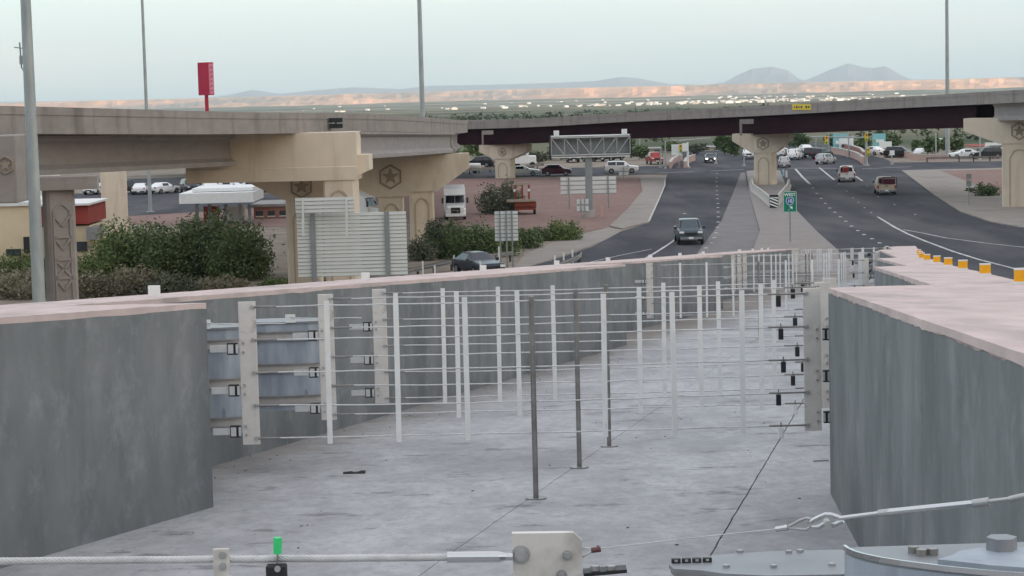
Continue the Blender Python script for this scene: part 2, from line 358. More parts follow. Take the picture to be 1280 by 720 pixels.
# ---- mountain range behind the camera: it keeps the whole interchange in its evening shade
mb = MB(); rows = []
for j, (yy, k) in enumerate(((-7200,0),(-6400,0.32),(-5700,0.62),(-5200,0.86),(-4900,1.0),(-4500,0.80),(-3900,0.45),(-3200,0.18),(-2500,0))):
    row = []
    for i in range(61):
        x = -12000+i*400
        n = noise.fractal(Vector((x*0.0007, yy*0.0009, 3.1)), 0.9, 2.0, 5)
        row.append((x, yy, (1010+90*n)*k + (70*noise.noise(Vector((x*0.002, yy*0.003, 9)))*k) - 2))
    rows.append(row)
mb.loft(rows, caps=False, closed=False); struct(mb.build('mountain_ridge', 'mountain', fix=False))

# ---- mesa and badlands along the horizon
def sstep(t): t = max(0.0, min(1.0, t)); return t*t*(3-2*t)
rows = []
NR = 34
for k in range(NR):
    row = []
    for i in range(0, 420):
        px = -560+i*6.0
        X1 = (px-640)/FPX
        rr = 6300+k*105.0
        q = Vector((px*0.010, 0.5, 0.0))
        foot = 6900+420*noise.fractal(q, 0.8, 2.1, 5)
        gul = noise.fractal(Vector((px*0.055, rr*0.0016, 2.0)), 0.7, 2.1, 4)
        wid = 1500+420*noise.noise(Vector((px*0.013, 7.7, 0)))
        t = (rr-foot)/wid+0.10*gul
        top = 33.0+2.6*noise.noise(Vector((px*0.006, 4.4, 0)))+(-3.5 if px < 430 else 0)
        mid = 0.42+0.2*noise.noise(Vector((px*0.011, 1.2, 0)))
        z = -24.3 + top*(mid*sstep(t*2.2)+(1-mid)*sstep(t*2.0-0.9)) + 3.4*gul*sstep(t*3)*(1-sstep(t*1.5-0.7))
        if k == NR-1: z = -26
        row.append((X1*rr, rr, z))
    rows.append(row)
mb = MB(); mb.loft(rows, caps=False, closed=False, smooth=False); struct(mb.build('mesa', 'mesa', fix=False))

# ---- far mountains
SIL = [(-300,128),(0,127),(200,125),(250,123),(290,118),(315,112),(335,115),(350,117),(390,113),(440,109),(500,111),(540,107),(600,106),(640,105),(700,103),(745,101),(775,96),(800,98),(815,101),(840,105),
       (880,106),(905,103),(925,92),(940,86),(965,83),(985,88),(1002,101),(1010,99),(1040,86),(1060,79),(1080,84),(1092,85),(1107,82),(1125,93),(1138,99),(1280,101),(1600,95)]
rows = []
prof = [(-1900,0.0),(-1300,0.28),(-800,0.55),(-350,0.82),(0,1.0),(500,0.7),(1300,0.2),(2000,0.0)]
cols = [(-300+i*5.0) for i in range(381)]
for dy, k in prof:
    row = []
    for px in cols:
        pc = P(px, interp(SIL, px), 20000)
        h = max(2.0, pc.z+24) + 2.5*noise.noise(Vector((px*0.09, 0, 0)))
        n = noise.fractal(Vector((px*0.04, dy*0.002, 0)), 0.8, 2.0, 4)
        row.append((pc.x*(20000+dy)/20000, 20000+dy, -25+h*max(0, k+0.16*n*(1 if 0 < k < 1 else 0))))
    rows.append(row)
mb = MB(); mb.loft(rows, caps=False, closed=False); struct(mb.build('far_mountains', 'mountain', fix=False))

# ---- roads and pavements of the interchange (flat, each sheet a little above the one below)
def sheet(name, poly, z, m, kerb=False):
    pts = [G(x, y) for x, y in poly]; mb = MB()
    if kerb: mb.solid([(p.x, p.y, -0.05) for p in pts], [(p.x, p.y, z) for p in pts])
    else: mb.face([(p.x, p.y, z) for p in pts])
    return struct(mb.build(name, m))
road = sheet('road', [(833,221),(832,232),(824,252),(812,279),(778,289),(740,309),(690,326),(640,340),(560,358),(560,372),(1330,392),(1330,296),(1280,286),(1240,279),(1201,266),(1165,243),(1127,214),
                      (1110,200),(1078,191),(1060,184),(1010,178),(960,178),(900,180),(850,186),(842,200),(838,210)], 0.03, 'asphalt')
cross = MB(); a = [(-260,372),(-60,330),(-15,333),(30,329),(70,316),(170,300),(170,270),(66,286),(30,298),(-12,302),(-60,300),(-260,330)]
cross.face([(x, y, 0.045) for x, y in a]); struct(cross.build('cross_street', 'asphalt'))
sheet('frontage_road', [(60,243),(250,239),(330,243),(470,232),(470,246),(300,262),(200,268),(60,276)], 0.05, 'asphalt')
sheet('road_shoulder', [(927,214),(931,214),(935,236),(950,290),(938,324),(930,352),(820,352),(868,322),(902,276),(917,240)], 0.042, 'shoulder')
gore = sheet('gore_pavement', [(933,215),(944,214),(975,214),(985,240),(997,266),(1022,292),(1051,318),(1085,345),(1120,385),(900,385),(937,326),(950,290),(936,240)], 0.14, 'gore', True)
sheet('sidewalk', [(800,223),(833,221),(832,232),(824,252),(812,279),(778,287),(762,284),(785,262),(803,240)], 0.13, 'sidewalk', True)
sheet('roadside_apron', [(655,318),(700,300),(762,284),(778,290),(744,306),(692,324),(640,340)], 0.03, 'sidewalk')
sheet('roadside_slab', [(1127,214),(1250,211),(1340,210),(1340,300),(1280,286),(1240,279),(1201,266),(1165,243)], 0.13, 'sidewalk', True)
sheet('red_gravel', [(470,224),(800,222),(803,240),(785,262),(762,284),(700,296),(640,290),(600,282),(540,284),(470,262)], 0.02, 'red_dirt')
sheet('red_gravel', [(130,262),(360,250),(470,232),(470,264),(360,284),(130,280)], 0.025, 'red_dirt')
sheet('red_gravel', [(1176,215),(1250,213),(1345,213),(1345,243),(1250,244),(1215,230)], 0.15, 'red_dirt')
# paint on the road: every line and every raised marker is a piece of the road
def stripe(pts, wd=0.16, z=0.055):
    g = [G(x, y) for x, y in pts]; L = []; Rr = []
    for i, p in enumerate(g):
        d = (g[min(i+1, len(g)-1)]-g[max(i-1, 0)]); d.z = 0; d.normalize(); n = Vector((d.y, -d.x, 0))*wd/2
        L.append((p.x-n.x, p.y-n.y, z)); Rr.append((p.x+n.x, p.y+n.y, z))
    mb = MB()
    for i in range(len(g)-1): mb.face([L[i], Rr[i], Rr[i+1], L[i+1]])
    return mb.build('lane_line', 'paint', road)
z8 = lambda pts: [(x/3.6+940, y/3.6+180) for x, y in pts]
z6 = lambda pts: [(x/3.556+660, y/3.556+180) for x, y in pts]
stripe(z8([(195,113),(225,148),(258,180)]), 0.3); stripe(z8([(303,108),(370,163)]), 0.25); stripe(z8([(465,146),(497,168)]), 0.25)
stripe(z8([(565,330),(640,376),(700,407),(780,440),(900,485),(1020,523),(1165,560),(1400,630)]), 0.24)
stripe(z8([(680,388),(770,404),(870,425),(1050,449),(1224,468),(1400,485)]), 0.18)
stripe(z6([(665,420),(620,452),(560,490),(480,535),(420,575)]), 0.22); stripe(z6([(550,470),(400,500),(270,530),(150,560)]), 0.14)
stripe([(824,216.6),(868,215.0)], 0.5, 0.06); stripe([(888,214.2),(930,212.4)], 0.5, 0.06); stripe([(985,210.5),(1045,211)], 0.5, 0.06); stripe([(1078,211.5),(1140,208.8)], 0.5, 0.06)
stripe([(831,226),(831,233),(823,252),(811,278)], 0.14, 0.135)
mk = MB(); mk.solid([(-0.11,-0.22,0),(0.11,-0.22,0),(0.11,0.22,0),(-0.11,0.22,0)], [(-0.07,-0.16,0.035),(0.07,-0.16,0.035),(0.07,0.16,0.035),(-0.07,0.16,0.035)])
mk0 = None
dots = z8([(262,183),(275,200),(293,225),(312,247),(331,270),(351,291),(374,310),(398,331),(423,351),(449,373),(477,393),(505,411),(541,430),(575,449),(610,465),(650,485)]) \
     + z8([(393,182),(427,215),(455,245),(480,265),(507,290),(537,312)]) + z8([(520,190),(567,240),(642,275),(735,320)]) \
     + z6([(840,133),(840,152),(839,170),(841,190),(841,210),(841,228),(843,246),(845,267),(845,285),(846,305),(847,327),(846,350),(843,373),(837,398),(829,420),(818,443),(793,466),(768,490)]) + z6([(697,312)])
for k, (x, y) in enumerate(dots):
    p = G(x, y)
    if mk0 is None: mk0 = mk.build('road_marker', 'paint', road); o = mk0
    else: o = mk0.copy(); C.objects.link(o); o.parent = road
    o.location = (p.x, p.y, 0.05); o.scale = (1.35, 1.35, 1) if not (16 <= k < 26) else (0.8, 0.8, 1)

# ---- the concrete ramp: dark bed with slabs laid on it
bed = MB(); ys = [-6, 20, 60, 100, 133.5]
bed.loft([[(XOL(y)+0.1, y, zr(y)-0.12), (XOR(y)-0.1, y, zr(y)-0.12)] for y in ys], caps=False, closed=False)
ramp = struct(bed.build('ramp_floor', 'slab_base', fix=False))
ca = GR(650, 631); cb = GR(930, 624)
SA = lambda y: ca.x+0.18*(y-ca.y)
SB = lambda y: cb.x+0.18*(y-cb.y)
jit = lambda y, s: 0.010*noise.fractal(Vector((y*1.3, 1.0, 0)), 0.8, 2.0, 4)+0.0025*noise.noise(Vector((y*6, s, 0)))
yb = [-6, 9, 31, 47, 63, 79, 95, 111, 127, 133.4]
for (fa, ga), (fb, gb) in (((XOL, 0.1), (SA, -0.004)), ((SA, 0.004), (SB, -0.007)), ((SB, 0.007), (XOR, -0.1))):
    for y0, y1 in zip(yb, yb[1:]):
        n = max(2, int((y1-y0)/(0.2 if y1 < 48 else 1.2))); rings = []
        for k in range(n+1):
            y = y0+0.006+(y1-y0-0.012)*k/n
            l_ = fa(y)+ga+jit(y, 1 if ga > 0 else 2); r_ = fb(y)+gb+jit(y, 3); z = zr(y)
            rings.append([(l_, y, z-0.10), (r_, y, z-0.10), (r_, y, z), (l_, y, z)])
        mb = MB(); mb.loft(rings); mb.build('concrete_slab', 'slab', ramp)

# ---- the ramp's side walls, stepping out at every set of nets
def subdiv(poly, step):
    out = []
    for i, a in enumerate(poly):
        b = poly[(i+1) % len(poly)]; L = math.hypot(b[0]-a[0], b[1]-a[1]); n = max(1, int(L/step))
        for k in range(n): out.append((a[0]+(b[0]-a[0])*k/n, a[1]+(b[1]-a[1])*k/n))
    return out
WH = 1.96; CAP = 0.05
def side_wall(poly, label, seed, joints=()):
    cx = sum(p[0] for p in poly)/len(poly); cy = sum(p[1] for p in poly)/len(poly)
    t = thing('concrete_wall', label, 'wall', (cx, cy, zr(cy)), group='concrete side walls of the ramp')
    for q in panels(poly, joints): wall_panel(t, q, seed, cx)
    return t
def panels(poly, joints):        # cut the wall at its construction joints, leaving a narrow gap
    if len(poly) != 5 or not joints: return [poly]
    i0, i1, e, o1, o0 = [Vector(p) for p in poly]; out = []; G_ = 0.004
    li = lambda y: i0+(i1-i0)*((y-i0.y)/(i1.y-i0.y)); lo_ = lambda y: o0+(o1-o0)*((y-o0.y)/(o1.y-o0.y))
    ys = [None]+list(joints)+[None]
    for a, b in zip(ys, ys[1:]):
        lowi, lowo = (i0, o0) if a is None else (li(a+G_), lo_(a+G_))
        if b is None: out.append([tuple(lowi), tuple(i1), tuple(e), tuple(o1), tuple(lowo)])
        else: out.append([tuple(lowi), tuple(li(b-G_)), tuple(lo_(b-G_)), tuple(lowo)])
    return out
def wall_panel(t, poly, seed, cx):
    mb = MB(); mb.solid([(x, y, zr(y)-1.6) for x, y in poly], [(x, y, zr(y)+WH-0.02) for x, y in poly]); mb.build('wall_face', 'wall_grey', t)
    area = sum(poly[i][0]*poly[(i+1) % len(poly)][1]-poly[(i+1) % len(poly)][0]*poly[i][1] for i in range(len(poly)))
    sg = 1 if area > 0 else -1
    n = len(poly); off = []
    for i in range(n):                      # a few millimetres proud of the wall face
        a, b, c = Vector(poly[i-1]), Vector(poly[i]), Vector(poly[(i+1) % n])
        d1 = (b-a).normalized(); d2 = (c-b).normalized()
        nn = (Vector((d1.y, -d1.x))+Vector((d2.y, -d2.x)))*sg; nn.normalize(); off.append((b.x+nn.x*0.0025, b.y+nn.y*0.0025))
    pts = subdiv(off, 0.12 if seed < 2 else 0.4)
    rag = lambda x, y: 0.016*noise.fractal(Vector((x*4, y*4, seed)), 0.9, 2, 3)
    top_in = [(x+(cx-x)*0.0+0.0, y) for x, y in pts]
    cap = MB(); bot = [(x, y, zr(y)+WH-CAP+rag(x, y)) for x, y in pts]; top = [(x, y, zr(y)+WH+0.25*rag(y, x)) for x, y in pts]
    for k in range(len(pts)): cap.face([bot[k], bot[(k+1) % len(pts)], top[(k+1) % len(pts)], top[k]])
    cap.face(top); cap.face([(x, y, z) for x, y, z in bot][::-1]); cap.build('coping', 'coping', t)
    return t
LW = [[(-10.2,-4),(-2.9,20.35),(-4.3,20.6),(-5.3,20.6),(-11.0,-4)],
      [(-4.3,20.62),(2.75,52),(1.4,52.3),(XOL(52.3),52.3),(XOL(20.62),20.62)],
      [(1.4,52.32),(7.75,79),(6.5,79.3),(XOL(79.3),79.3),(XOL(52.32),52.32)],
      [(6.5,79.32),(15.9,124.5),(15.0,124.8),(XOL(124.8),124.8),(XOL(79.32),79.32)],
      [(15.0,124.82),(18.5,138.2),(17.2,138.6),(XOL(124.82),124.82)]]
RW = [[(0.86,-4),(2.97,20.2),(4.0,20.5),(XOR(20.5),20.5),(1.7,-4)],
      [(4.0,20.52),(5.95,35.3),(6.55,35.6),(XOR(35.6),35.6),(XOR(20.52),20.52)],
      [(6.55,35.62),(8.75,51.5),(9.3,51.8),(XOR(51.8),51.8),(XOR(35.62),35.62)],
      [(9.3,51.82),(16.2,95),(16.9,95.3),(XOR(95.3),95.3),(XOR(51.82),51.82)],
      [(16.9,95.32),(21.8,124.5),(22.4,124.8),(XOR(124.8),124.8),(XOR(95.32),95.32)],
      [(22.4,124.82),(24.3,138),(XOR(138),138),(XOR(124.82),124.82)]]
ORD = ['nearest', 'second', 'third', 'fourth', 'fifth', 'sixth']
WALLS = []
for k, p in enumerate(LW):
    lab = ['grey concrete ramp wall ending just before the blue steel drums', 'long grey ramp wall running behind the blue drums and first three nets',
           'grey ramp wall beginning behind the single middle net, opposite the amber reflector side', 'far grey ramp wall behind the three closely grouped distant plates',
           'short last ramp wall curving to an end near the green highway sign'][k]
    WALLS.append(side_wall(p, lab, k, ((), (28.5, 36.5, 44.5), (60, 69), (92, 108), ())[k]))
for k, p in enumerate(RW):
    lab = ['dark grey ramp wall with broad pink top below the row of amber reflectors', 'second stepped wall piece behind the broad pink wall top on the amber reflector side',
           'third stepped wall piece on the amber reflector side of the ramp', 'fourth stepped wall piece on the amber reflector side, long and low',
           'fifth stepped wall piece on the amber reflector side of the ramp', 'last stepped wall piece on the amber reflector side where the ramp meets the gore'][k]
    WALLS.append(side_wall(p, lab, k, ((3.0, 11.7), (28.5,), (43.5,), (66, 80), (110,), ())[k]))

# ---- amber reflectors along the roadside edge and white blocks on the other wall
am = thing('amber_reflector', 'square amber reflector with white rim standing on the pink wall top', 'reflector', (0,0,0), group='amber reflectors on the wall top')
mb = MB(); mb.box((0,0,0.085), (0.135,0.03,0.105)); mb.build('reflector_face', 'amber', am)
mb = MB(); mb.box((0,0,0.0145), (0.14,0.07,0.035)); mb.build('reflector_base', 'white_refl', am)
mb = MB(); mb.box((0,0,0.147), (0.138,0.034,0.018)); mb.build('reflector_rim', 'white_refl', am)
mb = None
for k, y in enumerate([19.75, 24.9, 29.6, 33.8, 38, 42.5, 47.5, 54, 63]):
    p = (XOR(y)-0.10, y, zr(y)+WH-0.006)
    if k == 0: am.location = p
    else: dup(am, p, sc=0.92)
wb = thing('white_reflector', 'small white reflector block standing on the ramp wall top', 'reflector', (0,0,0), group='white reflectors on the wall top')
mb = MB(); mb.box((0,0,0.065), (0.13,0.05,0.13)); mb.build('reflector_block', 'white_refl', wb)
mb = MB(); mb.box((0,0,0.003), (0.17,0.10,0.012)); mb.build('foot_plate', 'galv', wb)
def on_wall(px, off):            # where the wall top line passes below a reflector
    lo, hi = 15.0, 137.0
    for _ in range(40):
        m_ = (lo+hi)/2; v = Vector((XOL(m_)+off, m_, zr(m_)+WH))-EYE
        if 640+FPX*v.dot(right)/v.dot(fwd) < px: lo = m_
        else: hi = m_
    return lo
for k, y in enumerate([on_wall(px, 0.6) for px in (193, 457, 604, 696, 760, 813, 850, 879, 915)]+[108, 118, 126, 132]):
    off = 0.6 if y < 100 else 1.0
    p = (XOL(y)+off, y, zr(y)+WH-0.006)
    if k == 0: wb.location = p
    else: dup(wb, p)

# ================================================================== NETS AND ARRESTORS
# local frame: x across the ramp from the left end plate, y down the ramp, z up from the ramp floor
NW = 5.36; ZC = [0.65+0.315*k for k in range(5)]
def make_net():
    t = thing('arrestor_net', '', 'net', (0,0,0), group='wire rope nets across the ramp')
    for x, s in ((0, 1), (NW, -1)):
        mb = MB(); wdt = 0.165
        mb.box((x, 0, 1.275), (wdt, 0.024, 1.37)); pl = mb.build('end_plate', 'plate', t, bevel=0.004)
        for z in ZC:
            m2 = MB(); m2.tube((x+s*0.05, -0.012, z), (x+s*0.05, -0.034, z), 0.02, n=6); sub(pl, m2, 'bolt', 'galv')
        for z in (0.72, 1.115, 1.515):
            
            for q_ in (0.05, -0.035): m2 = MB(); m2.tube((x-s*0.045, -0.012, z+q_), (x-s*0.045, -0.03, z+q_), 0.014, n=6); sub(pl, m2, 'bolt', 'galv')
    for z in ZC:
        mb = MB(); sag = random.uniform(0.004, 0.022)
        pts = [(0.05+(NW-0.1)*k/16, -0.02, z-sag*math.sin(math.pi*k/16)+0.005*random.uniform(-1,1)) for k in range(17)]
        mb.pipe(pts, 0.0072, 6); mb.build('cable', 'cable', t)
        mb = MB(); mb.tube((0.05,-0.02,z), (0.28,-0.02,z), 0.0105, n=6); mb.build('cable_end', 'pipe', t)
        mb = MB(); mb.tube((NW-0.42,-0.02,z), (NW-0.05,-0.02,z), 0.010, n=6); mb.build('cable_end', 'pipe', t)
    for i, x in enumerate([0.756+0.656*k for k in range(7)]):
        if i == 3: continue
        mb = MB(); mb.box((x, -0.034, 1.27), (0.05, 0.01, 1.37), m3=Matrix.Rotation(random.uniform(-0.006,0.006), 3, 'Y') @ Matrix.Rotation(random.uniform(-0.35,0.35), 3, 'Z')); s_ = mb.build('strap', 'strap', t)
    mb = MB(); mb.tube((2.70, -0.055, 0.005), (2.70, -0.055, 1.95), 0.026, n=12); st = mb.build('stand', 'pipe', t)
    m2 = MB(); m2.tube((2.70, -0.055, 0.002), (2.70, -0.055, 0.022), 0.10, n=16); sub(st, m2, 'base_plate', 'pipe')
    for i, (z, x) in enumerate(zip(ZC, (5.05, 5.03, 5.08, 5.06, 5.04))):
        mb = MB(); mb.box((x, -0.035, z-0.066), (0.046, 0.03, 0.105)); sb = mb.build('sensor_box', 'black' if i else 'white_refl', t, bevel=0.004)
        m2 = MB(); m2.tube((x, -0.035, z-0.02), (x, -0.035, z+0.035), 0.006, n=6); sub(sb, m2, 'hook', 'pipe')
    for z in (0.72, 1.115, 1.515):
        for x, s in ((0, -1), (NW, 1)):
            mb = MB(); xo = x+s*0.13; mb.box((xo+s*0.02, 0.0, z), (0.10, 0.05, 0.115)); cl = mb.build('tape_clamp', 'black', t, bevel=0.005)
            m2 = MB(); m2.box((xo+s*0.035, -0.027, z), (0.05, 0.008, 0.085)); m2.box((xo-s*0.025, -0.027, z), (0.022, 0.008, 0.085)); sub(cl, m2, 'buckle', 'silver')
            m2 = MB(); m2.box((xo+s*0.15, 0.0, z), (0.17, 0.010, 0.065)); sub(cl, m2, 'tape', 'silver')
    return t
NA = math.atan2(-0.167*0.55, 1.0)         # nets stand nearly square to the ramp
random.seed(21); net0 = make_net(); first = True
NETS = [(20.4, 'wire rope net with white straps, first of the three nets beside the blue drums'), (23.2, 'wire rope net with white straps, middle one of the three beside the blue drums'),
        (25.6, 'wire rope net with white straps, last of the three beside the blue drums'), (53.4, 'wire rope net standing alone halfway down the ramp'),
        (80.5, 'wire rope net, first of the distant trio between the long walls'), (83.5, 'wire rope net, middle one of the distant trio between the long walls'), (86.5, 'wire rope net, last of the distant trio between the long walls'),
        (126, 'tiny far wire net, first of the three where the ramp ends'), (129, 'tiny far wire net, middle of the three where the ramp ends'), (132, 'tiny far wire net, last of the three where the ramp ends')]
NETOBJ = []
for Y, lab in NETS:
    loc = (XL(Y), Y, zr(Y))
    if first: net0.location = loc; net0.rotation_euler = (0,0,0.0); net0['label'] = lab; first = False; NETOBJ.append(net0)
    else: NETOBJ.append(dup(net0, loc, 0.0, lab))

# ---- steel drums (energy absorbers) in the wall recess behind the first nets
def drum(cx, cy, z0, rad, h, label):
    base = zr(cy); t = thing('absorber_drum', label, 'drum', (cx, cy, base), group='steel drums in the wall recess')
    def cyl(mb, a, b, r, n=48):      # flattened drum: broad face to the ramp, shallow depth
        ring = lambda z: [Vector((cx+r*math.copysign(abs(math.cos(q))**0.6, math.cos(q)), cy+(0.20+r-rad)*math.copysign(abs(math.sin(q))**0.9, math.sin(q)), base+z)) for q in [2*math.pi*k_/n for k_ in range(n)]]
        lo_, hi_ = ring(a), ring(b); mb.loft([lo_, hi_], caps=False, smooth=True); mb.face(hi_); mb.face(lo_[::-1])
    mb = MB(); cyl(mb, z0, z0+h, rad); mb.build('drum_shell', 'bluesteel', t)
    for k in range(3):
        z = z0+h*(0.06+0.37*k)+0.02
        mb = MB(); cyl(mb, z, z+0.07, rad+0.012); mb.build('tape_slot', 'tape', t)
        mb = MB(); cyl(mb, z+0.07, z+0.088, rad+0.03); mb.build('guide_ring', 'pipe', t)
        mb = MB(); cyl(mb, z-0.016, z, rad+0.03); mb.build('guide_ring', 'greysteel', t)
    mb = MB(); cyl(mb, z0+h, z0+h+0.02, rad+0.02); mb.build('lid', 'greysteel', t)
    mb = MB(); mb.box((cx-0.55, cy+0.1, base+z0+h*0.5), (1.3, 0.22, 0.3)); mb.build('wall_bracket', 'greysteel', t)
    mb = MB(); mb.box((cx+0.1, cy-0.24, base+z0+h+0.06), (0.11, 0.02, 0.09)); br = mb.build('wire_bracket', 'white_refl', t)
    m2 = MB(); m2.pipe([(cx+0.1+0.16*k, cy-0.27, base+z0+h+0.08-0.008*k-0.012*math.sin(k)) for k in range(6)], 0.006, 6); sub(br, m2, 'trip_wire', 'cable')
drum(-3.16, 21.6, 0.62, 0.46, 1.06, 'blue grey steel drum behind the first net plate beside the near wall end')
drum(-2.58, 24.2, 0.66, 0.46, 0.98, 'streaked blue grey steel drum with three tape slots between the first two net plates')

# ================================================================== FOREGROUND: top of the nearest net
YF = 4.8
c0 = P(683, 700, YF); base = Vector((c0.x, YF, zr(YF)))
t = thing('arrestor_net', 'wire rope net with thick twisted cable bolted to a clipped corner steel plate', 'net', base, group='wire rope nets across the ramp')
q = [P(640,667,YF), P(717,666,YF), P(727.5,676,YF), P(729,760,YF)]; zb = zr(YF)+0.55
poly = [(q[0].x, q[0].z), (q[1].x, q[1].z), (q[2].x, q[2].z), (q[3].x, zb), (q[0].x+0.004, zb)]
mb = MB(); mb.solid([(x, YF, z) for x, z in poly], [(x, YF+0.022, z) for x, z in poly]); pl = mb.build('end_plate', 'plate', t, bevel=0.0025)
for (bx, by, r, hh) in ((651,693,0.0155,0.016),(709,694,0.0085,0.012),(702,719,0.0095,0.013)):
    p = P(bx, by, YF); m2 = MB(); m2.tube(p, p+Vector((0,-0.004,0)), r*1.35, n=20); m2.tube(p+Vector((0,-0.004,0)), p+Vector((0,-hh,0)), r, n=6); m2.tube(p+Vector((0,-hh,0)), p+Vector((0,-hh-0.005,0)), r*0.6, n=12); sub(pl, m2, 'bolt', 'galv')
pS = P(641, 694.5, YF)+Vector((0,-0.012,0)); dL = (P(0, 700, YF+0.0)-P(640, 694.5, YF)).normalized()
mb = MB(); mb.tube(pS, pS+dL*0.02, 0.0085, n=14); mb.tube(pS+dL*0.015, pS+dL*0.032, 0.0085, 0.0125, n=14); mb.tube(pS+dL*0.03, pS+dL*0.148, 0.0125, n=18); mb.build('swage_stud', 'chrome', t)
mb = MB(); s0 = pS+dL*0.146
a_ = dL.cross(Vector((0,0,1))).normalized(); b_ = dL.cross(a_)
for k in range(7):
    pts = []
    for i in range(241):
        s_ = 1.75*i/240; th = 2*math.pi*(s_/0.075)+k*2*math.pi/7
        pts.append(s0+dL*s_+(a_*math.cos(th)+b_*math.sin(th))*0.0058)
    mb.pipe(pts, 0.0031, 5)
mb.tube(s0, s0+dL*1.75, 0.0052, n=8); mb.build('twisted_cable', 'cable', t)
for k in range(1, 5):
    mb = MB(); p0 = pS-Vector((0,0,0.315*k)); mb.tube(p0, p0+dL*1.9, 0.0085, n=8); mb.build('cable', 'cable', t)
p = P(279, 700, YF); zt = P(279, 682, YF).z
mb = MB(); mb.box((p.x, YF-0.03, (zt+zb)/2), (0.037, 0.008, zt-zb)); stp = mb.build('strap', 'plate', t, bevel=0.002)
for by in (693.5, 708):
    m2 = MB(); pp = P(278.5, by, YF-0.034); m2.tube(pp, pp+Vector((0,-0.006,0)), 0.0085, n=16); m2.tube(pp+Vector((0,-0.006,0)), pp+Vector((0,-0.009,0)), 0.0055, n=12); sub(stp, m2, 'rivet', 'galv')
p = P(347, 703, YF); 
mb = MB(); mb.box((p.x, YF-0.025, p.z-0.046), (0.046, 0.03, 0.094)); sb = mb.build('sensor_box', 'black', t, bevel=0.004)
m2 = MB(); m2.tube(P(347,693,YF-0.025), P(347,704,YF-0.025), 0.002, n=6); sub(sb, m2, 'wire', 'pipe')
m2 = MB(); m2.tube(P(347,692,YF-0.025), P(347,672,YF-0.025), 0.0095, n=12); sub(sb, m2, 'green_tip', 'greentip')
m2 = MB(); pp = P(347, 711, YF-0.041); m2.tube(pp, pp+Vector((0,-0.004,0)), 0.007, n=12); sub(sb, m2, 'rivet', 'galv')
mb = MB(); mb.pipe([P(727,686,YF+0.01), P(734,685,YF), P(742,687,YF), P(741,688.5,YF), P(733,693,YF), P(727,697,YF+0.01)], 0.0022, 6); wl = mb.build('wire_loop', 'cable', t)
m2 = MB(); m2.tube(P(739,688,YF), P(751,686.5,YF), 0.0062, n=10); sub(wl, m2, 'sleeve', 'brownsleeve')
mb = MB(); a0 = P(729,716,YF); a1 = P(783,711,YF)
mb.bar(a0, a1, 0.05, 0.008); arm = mb.build('clamp_arm', 'black', t)
for bx in (744, 764):
    m2 = MB(); pp = P(bx, 713, YF-0.01); m2.tube(pp, pp+Vector((0,0,0.011)), 0.011, n=6); sub(arm, m2, 'bolt', 'galv')

# ---- flat topped arrestor housing behind, and the big drum in the corner
YH = 4.95; zt = P(900, 701, YH).z
t = thing('arrestor_housing', 'flat grey steel housing with bolted lid and a row of black clamps', 'housing', (P(960,700,YH).x, YH, zr(YH)))
def lidring(z, grow):
    pts = []
    for px_, py_, in ((836,705),(842,711),(878,713),(905,717),(960,719.5),(1050,718),(1120,714),(1160,705),(1120,691),(1050,687),(960,689),(893,694),(862,699)):
        d = ray(px_, py_); k = (zt-CAMZ)/d.z; p_ = EYE+d*k; pts.append(p_)
    cx = sum(p_.x for p_ in pts)/len(pts); cy = sum(p_.y for p_ in pts)/len(pts)
    return [(cx+(p_.x-cx)*grow, cy+(p_.y-cy)*grow, z) for p_ in pts]
mb = MB(); mb.solid(lidring(zt-0.010, 1.0), lidring(zt, 1.0)); lid = mb.build('lid', 'greysteel', t, bevel=0.002)
mb = MB(); mb.solid(lidring(zt-0.020, 0.985), lidring(zt-0.0105, 0.985)); mb.build('lid_rim', 'pipe', t)
mb = MB(); mb.solid(lidring(zr(YH)-0.01, 0.93), lidring(zt-0.0205, 0.95)); mb.build('housing_body', 'greysteel', t)
for px_, py_ in ((925,690.5),(908,709),(967,709),(1040,707),(986,691),(1000,690)):
    d = ray(px_, py_); p_ = EYE+d*((zt-CAMZ)/d.z); m2 = MB(); m2.tube(p_, p_+Vector((0,0,0.006)), 0.008, n=6); sub(lid, m2, 'bolt', 'galv')
for k in range(4):
    d = ray(845+k*13.0, 703.5-0.4*k); p_ = EYE+d*((zt-CAMZ)/d.z); mb = MB(); mb.box(p_+Vector((0,0,0.005)), (0.021, 0.012, 0.010)); cl = mb.build('clamp', 'black', t)
    m2 = MB(); m2.box(p_+Vector((0,-0.007,0.006)), (0.007, 0.003, 0.005)); sub(cl, m2, 'pin', 'galv')
YD = 3.3; zt = P(1056, 681, YD).z
def onz(px_, py_, z): d = ray(px_, py_); return EYE+d*((z-CAMZ)/d.z)
front = [onz(x, y, zt) for x, y in ((1055.5,681),(1060,684.5),(1068,688.2),(1080,691.8),(1100,696),(1125,700),(1150,703.3),(1180,707),(1215,710.5),(1250,713.6),(1290,716.5),(1340,719.5),(1400,721))]
ctr = front[-1]+Vector((0, 0.12, 0)); rear = [Vector((front[-1].x+0.06, front[0].y+0.03, zt)), Vector((front[0].x+0.35, front[0].y+0.02, zt)), Vector((front[0].x+0.02, front[0].y+0.01, zt))]
ringD = front+rear
cD = Vector((front[6].x, front[0].y-0.05, 0))
t = thing('absorber_drum', 'large pale blue steel housing with curved front and big hex bolt beside the dark wall', 'drum', (cD.x, cD.y, zr(YD)), group='steel drums in the wall recess')
def ringz(z, g=1.0): return [Vector((cD.x+(p_.x-cD.x)*g, cD.y+(p_.y-cD.y)*g, z)) for p_ in ringD]
mb = MB(); mb.solid(ringz(zr(YD)+0.25), ringz(zt-0.012)); mb.build('drum_shell', 'bluesteel', t)
